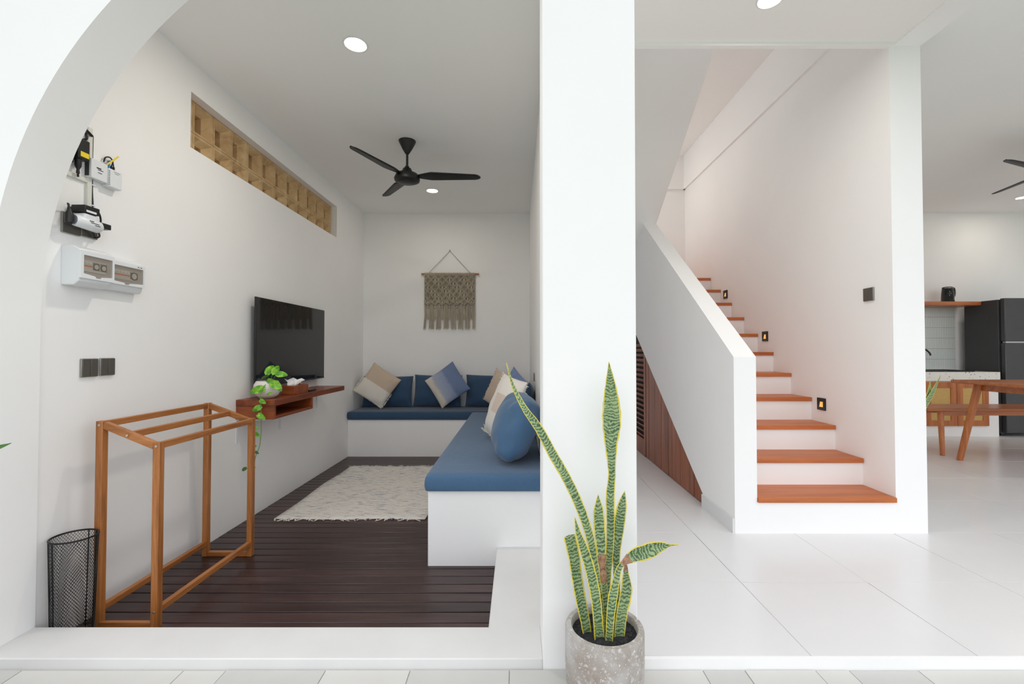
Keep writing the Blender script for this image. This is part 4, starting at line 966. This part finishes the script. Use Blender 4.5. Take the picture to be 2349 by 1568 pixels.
# ------------------------------------------------------------------ ceiling fans
def fan(cx, cy, zc, drop, R_, a0, label):
    t = thing('ceiling_fan', (cx, cy, zc-drop), label, 'ceiling fan')
    zb = zc-drop
    MB().lathe([(0.070, zc), (0.066, zc-0.012), (0.040, zc-0.065), (0.016, zc-0.105), (0.012, zc-0.108)], cx, cy, 32).build('canopy', M['fan'], t, smooth=45)
    MB().tube([(cx, cy, zc-0.10), (cx, cy, zb+0.05)], 0.0095, 14).build('rod', M['fan'], t, smooth=40)
    MB().lathe([(0.016, zb+0.085), (0.018, zb+0.075), (0.032, zb+0.066), (0.045, zb+0.036), (0.088, zb+0.018), (0.098, zb-0.004), (0.104, zb-0.018), (0.100, zb-0.036), (0.080, zb-0.046), (0.072, zb-0.047)], cx, cy, 36).build('motor_housing', M['fan'], t, smooth=45)
    MB().lathe([(0.070, zb-0.046), (0.070, zb-0.050), (0.050, zb-0.056), (0.002, zb-0.058)], cx, cy, 36).build('bottom_cap', M['black'], t, smooth=45)
    for k in range(3):
        a = a0 + k*2*pi/3; ca, sa = cos(a), sin(a); P = []; n_ = 40; F = []
        for i in range(n_+1):
            s_ = i/n_; r_ = 0.085+(R_-0.085)*s_
            wd = 0.036+0.074*min(1, s_/0.22)**0.8 if s_ < 0.22 else 0.110-0.042*(s_-0.22)/0.78
            if s_ > 0.9: wd *= math.sqrt(max(0.04, 1-((s_-0.9)/0.1)**2))
            for j, q in enumerate((-0.5, -0.15, 0.05, 0.5)):
                off = (q-0.10)*wd; zz = zb+0.004 - 0.20*off + (0.004 if j in (1, 2) else 0) + 0.006*s_
                P.append((cx+ca*r_-sa*off, cy+sa*r_+ca*off, zz))
        F = [(i*4+j, i*4+j+1, (i+1)*4+j+1, (i+1)*4+j) for i in range(n_) for j in range(3)]
        o = MB().add(P, F).build('blade', M['fan'], t, smooth=30); o.modifiers.new('t', 'SOLIDIFY').thickness = 0.006
fan(-0.908, 3.705, ZC, 0.293, 0.60, D(4), 'black three blade ceiling fan over the sitting room deck')
fan(4.93, 4.17, ZK, 0.29, 0.68, D(78), 'black three blade ceiling fan over the kitchen table')

# ------------------------------------------------------------------ downlights and step lights
def downlight(x, y, z, label, power, r_=0.057):
    t = thing('downlight', (x, y, z-0.006), label, 'downlight', )
    MB().lathe([(r_+0.012, z+0.01), (r_+0.012, z-0.003), (r_+0.004, z-0.006), (r_, z-0.003), (r_, z+0.01)], x, y, 32).build('ring', M['wplast'], t, smooth=40)
    MB().lathe([(0.001, z-0.002), (r_, z-0.002), (r_, z+0.004), (0.001, z+0.004)], x, y, 32, close=False).build('diffuser', M['lamp'], t)
    ld = bpy.data.lights.new('lamp', 'AREA'); ld.shape = 'DISK'; ld.size = r_*1.9; ld.energy = power; ld.color = (1.0, 0.90, 0.78)
    lo = bpy.data.objects.new('lamp', ld); col.objects.link(lo); lo.parent = t; lo.location = (0, 0, -0.004)
downlight(-0.91, 2.52, ZC, 'round warm downlight near the front of the sitting room ceiling', 10)
downlight(-0.92, 4.86, ZC, 'round warm downlight behind the sitting room fan', 3)
downlight(1.348, 2.40, ZH, 'round warm downlight in the hall ceiling', 7)
downlight(1.0, 5.72, 3.74, 'unseen warm downlight added above the landing to brighten the stairwell', 5)  # added lamp, hidden from the camera, lifts and warms the stairwell
downlight(5.6, 3.1, ZK, 'unseen warm downlight added to brighten the near side of the kitchen', 9)  # added fill lamp outside the frame, brightens the kitchen
downlight(6.44, 5.78, ZK, 'round warm downlight above the kitchen counter', 3.5)
for y_, z_, lb in ((4.967, 1.71, 'third'), (4.178, 1.228, 'second'), (3.41, 0.699, 'lowest')):
    t = thing('step_light', (SX1, y_, z_-0.045), {'lowest': 'square black step light beside the lower treads', 'second': 'square black step light halfway up the stairs', 'third': 'square black step light beside the upper treads'}[lb], 'step light')
    mb = MB()
    for a in ((y_-0.045, y_+0.045, z_+0.018, z_+0.045), (y_-0.045, y_+0.045, z_-0.045, z_-0.022), (y_-0.045, y_-0.021, z_-0.022, z_+0.018), (y_+0.021, y_+0.045, z_-0.022, z_+0.018)):
        mb.box(SX1-0.010, SX1, *a)
    mb.build('frame', M['black'], t, bevel=0.002)
    MB().add([(SX1-0.008, y_-0.021, z_-0.022), (SX1-0.008, y_+0.021, z_-0.022), (SX1-0.001, y_+0.021, z_+0.018), (SX1-0.001, y_-0.021, z_+0.018)], [(0, 1, 2, 3)]).build('lit_recess', M['glowy'], t)

# ------------------------------------------------------------------ kitchen
ct = thing('kitchen_counter', (5.2, 5.83, 0), 'kitchen counter with terrazzo top and cane front doors', 'counter')
CY = 5.825
bx(4.0, 6.15, CY+0.012, YK-0.004, 0.0, 0.70).build('body', M['white'], ct)
bx(3.98, 6.165, CY-0.004, YK-0.004, 0.705, 0.822).build('worktop', M['terrazzo'], ct, bevel=0.003)
for k in range(5):
    x1 = 6.008-k*0.409; x0 = x1-0.404; a = CY-0.008
    dr = thing('door', (x0, a, 0.13), '', '', ) if False else MB()
    for q in ((x0, x1, 0.135, 0.205), (x0, x1, 0.62, 0.695), (x0, x0+0.075, 0.205, 0.62), (x1-0.075, x1, 0.205, 0.62)): dr.box(q[0], q[1], a, CY+0.012, q[2], q[3])
    d_ = dr.build('door', M['ktablez'], ct)
    bx(x0+0.075, x1-0.075, a+0.008, CY+0.010, 0.205, 0.62).build('cane_panel', M['cane'], d_)
sn = thing('sink', (5.45, 6.1, 0.822), 'shallow black sink rim set in the terrazzo counter', 'sink')
mb = MB()
for q in ((4.9, 5.92, 5.90, 5.935), (4.9, 5.92, 6.27, 6.31), (4.9, 4.94, 5.935, 6.27), (5.88, 5.92, 5.935, 6.27)): mb.box(q[0], q[1], q[2], q[3], 0.8225, 0.836)
mb.build('rim', M['black'], sn, bevel=0.003)
bx(4.94, 5.88, 5.935, 6.27, 0.8225, 0.826).build('bowl', M['black'], sn)
fc = thing('faucet', (5.27, 6.28, 0.836), 'curved black kitchen faucet over the sink', 'faucet')
MB().lathe([(0.026, 0.836), (0.026, 0.85), (0.014, 0.862), (0.013, 0.92)], 5.27, 6.29, 16).build('base', M['black'], fc, smooth=40)
MB().cable([(5.27, 6.29, 0.86), (5.27, 6.29, 1.0), (5.29, 6.26, 1.10), (5.36, 6.18, 1.145), (5.44, 6.10, 1.12), (5.475, 6.06, 1.07), (5.485, 6.05, 1.03)], 0.011, 10).build('spout', M['black'], fc, smooth=60)
MB().tube([(5.27, 6.29, 0.90), (5.33, 6.25, 0.93)], 0.006, 8).build('handle', M['black'], fc, smooth=60)
sd_ = thing('soap_dispenser', (5.42, 6.285, 0.836), 'small black soap pump beside the faucet', 'soap pump')
MB().lathe([(0.03, 0.836), (0.032, 0.86), (0.012, 0.875), (0.008, 0.90)], 5.42, 6.29, 16).build('bottle', M['black'], sd_, smooth=40)
MB().tube([(5.42, 6.29, 0.89), (5.42, 6.29, 0.93), (5.45, 6.27, 0.935)], 0.006, 8).build('pump', M['black'], sd_, smooth=60)
bs = thing('tile_backsplash', (5.2, YK-0.01, 0.83), 'backsplash of thin upright sage grey tiles behind the sink', 'backsplash')
bx(4.5, 6.165, YK-0.008, YK-0.002, 0.823, 1.70).build('grout', M['grout'], bs)
rowz = [0.826+0.1485*k for k in range(7)]
xk = 6.163
cols_ = 0
tm = None
while xk > 5.0:
    for k in range(6):
        if tm is None:
            o = bx(-0.0105, 0.0105, -0.005, 0.002, 0.002, 0.145).build('tile', M['sagetile'], bs); tm = o.data; o.location = Vector((xk-0.012, YK-0.006, rowz[k]))-Vector(bs['_o'])
            for v in tm.vertices: v.co = v.co + Vector(bs['_o'])
        else:
            o2 = bpy.data.objects.new('tile', tm); col.objects.link(o2); o2.parent = bs; o2.location = Vector((xk-0.012, YK-0.006, rowz[k]))-Vector(bs['_o'])
    xk -= 0.0245
ks = tag(bx(4.2, 6.21, 6.085, YK, 1.702, 1.754).build('wall_shelf', M['ktable'], origin=(5.2, YK, 1.70), bevel=0.003), 'long plain wooden wall shelf under the black kettle', 'shelf')
kt = thing('kettle', (5.87, 6.22, 1.754), 'glossy black electric kettle on the kitchen shelf', 'kettle')
kx, ky, kz = 5.885, 6.22, 1.754
MB().lathe([(0.072, kz), (0.074, kz+0.02), (0.070, kz+0.025), (0.066, kz+0.12), (0.059, kz+0.195), (0.056, kz+0.20)], kx, ky, 32).build('body', M['gloss'], kt, smooth=40)
MB().lathe([(0.058, kz+0.199), (0.056, kz+0.209), (0.03, kz+0.214), (0.002, kz+0.214)], kx, ky, 32).build('lid', M['gloss'], kt, smooth=40)
MB().lathe([(0.0605, kz+0.192), (0.0595, kz+0.199)], kx, ky, 32, close=False).build('steel_band', M['steel'], kt, smooth=40)
MB().cable([(kx+0.045, ky, kz+0.203), (kx+0.078, ky, kz+0.198), (kx+0.094, ky, kz+0.17), (kx+0.095, ky, kz+0.12), (kx+0.085, ky, kz+0.08), (kx+0.066, ky, kz+0.065)], [0.012, 0.014, 0.013, 0.013, 0.012, 0.008], 10).build('handle', M['gloss'], kt, smooth=60)
MB().add([(kx-0.053, ky-0.022, kz+0.20), (kx-0.053, ky+0.022, kz+0.20), (kx-0.076, ky, kz+0.198), (kx-0.062, ky, kz+0.14)], [(0, 1, 2), (0, 2, 3), (1, 3, 2), (0, 3, 1)]).build('spout', M['black'], kt)
bx(kx+0.012, kx+0.032, ky-0.068, ky-0.058, kz+0.036, kz+0.041).build('print', M['greyink'], kt)
fg = thing('refrigerator', (6.55, 6.05, 0), 'tall dark grey two door refrigerator beside the counter', 'refrigerator')
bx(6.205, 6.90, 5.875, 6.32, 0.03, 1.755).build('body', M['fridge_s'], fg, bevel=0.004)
bx(6.235, 6.89, 5.868, 5.876, 0.05, 1.75).build('door_seal', M['black'], fg)
bx(6.225, 6.90, 5.812, 5.868, 1.215, 1.768).build('freezer_door', M['fridge'], fg, bevel=0.006)
bx(6.225, 6.90, 5.812, 5.868, 0.045, 1.192).build('lower_door', M['fridge'], fg, bevel=0.006)
bx(6.24, 6.90, 5.816, 5.862, 1.1935, 1.2135).build('trim_strip', M['steel'], fg)
for x_ in (6.24, 6.86): bx(x_-0.02, x_+0.02, 5.88, 5.92, 0.0, 0.03).build('foot', M['black'], fg)

def leg4(t, pts_, r0_, r1_, m_):
    for a, b_ in pts_: MB().tube([a, b_], [r0_, r1_], 14).build('leg', m_, t, smooth=40)
tbk = thing('dining_table', (5.3, 4.2, 0), 'orange brown wooden dining table with splayed round legs', 'table')
TZ = 0.80
MB().prism([(4.40, 3.72), (6.15, 3.72), (6.15, 4.68), (4.44, 4.68)], 'z', TZ-0.032, TZ).build('tabletop', M['ktable'], tbk, bevel=0.008)
mb = MB().box(4.58, 5.95, 4.50, 4.525, TZ-0.10, TZ-0.032).box(4.58, 5.95, 3.88, 3.905, TZ-0.10, TZ-0.032).box(4.58, 4.605, 3.905, 4.50, TZ-0.10, TZ-0.032).box(5.925, 5.95, 3.905, 4.50, TZ-0.10, TZ-0.032)
mb.build('apron', M['ktable'], tbk)
leg4(tbk, [((4.57, 4.52, TZ-0.03), (4.425, 4.58, 0)), ((4.57, 3.90, TZ-0.03), (4.425, 3.83, 0)), ((5.96, 4.52, TZ-0.03), (6.08, 4.58, 0)), ((5.96, 3.90, TZ-0.03), (6.08, 3.83, 0))], 0.034, 0.026, M['ktablez'])
bk = thing('dining_bench', (5.2, 4.98, 0), 'long wooden bench on the far side of the dining table', 'bench')
MB().prism([(4.30, 4.775), (6.0, 4.775), (6.0, 5.19), (4.40, 5.19)], 'z', 0.462, 0.490).build('seat', M['ktable'], bk, bevel=0.006)
bx(4.52, 5.85, 4.86, 4.885, 0.405, 0.462).build('apron', M['ktable'], bk)
bx(4.52, 5.85, 5.09, 5.115, 0.405, 0.462).build('apron', M['ktable'], bk)
leg4(bk, [((4.50, 4.86, 0.465), (4.45, 4.79, 0)), ((4.55, 5.11, 0.465), (4.50, 5.16, 0)), ((5.86, 4.86, 0.465), (5.90, 4.79, 0)), ((5.86, 5.11, 0.465), (5.90, 5.16, 0))], 0.028, 0.021, M['ktablez'])

for o in bpy.data.objects:
    if '_o' in o.keys(): del o['_o']
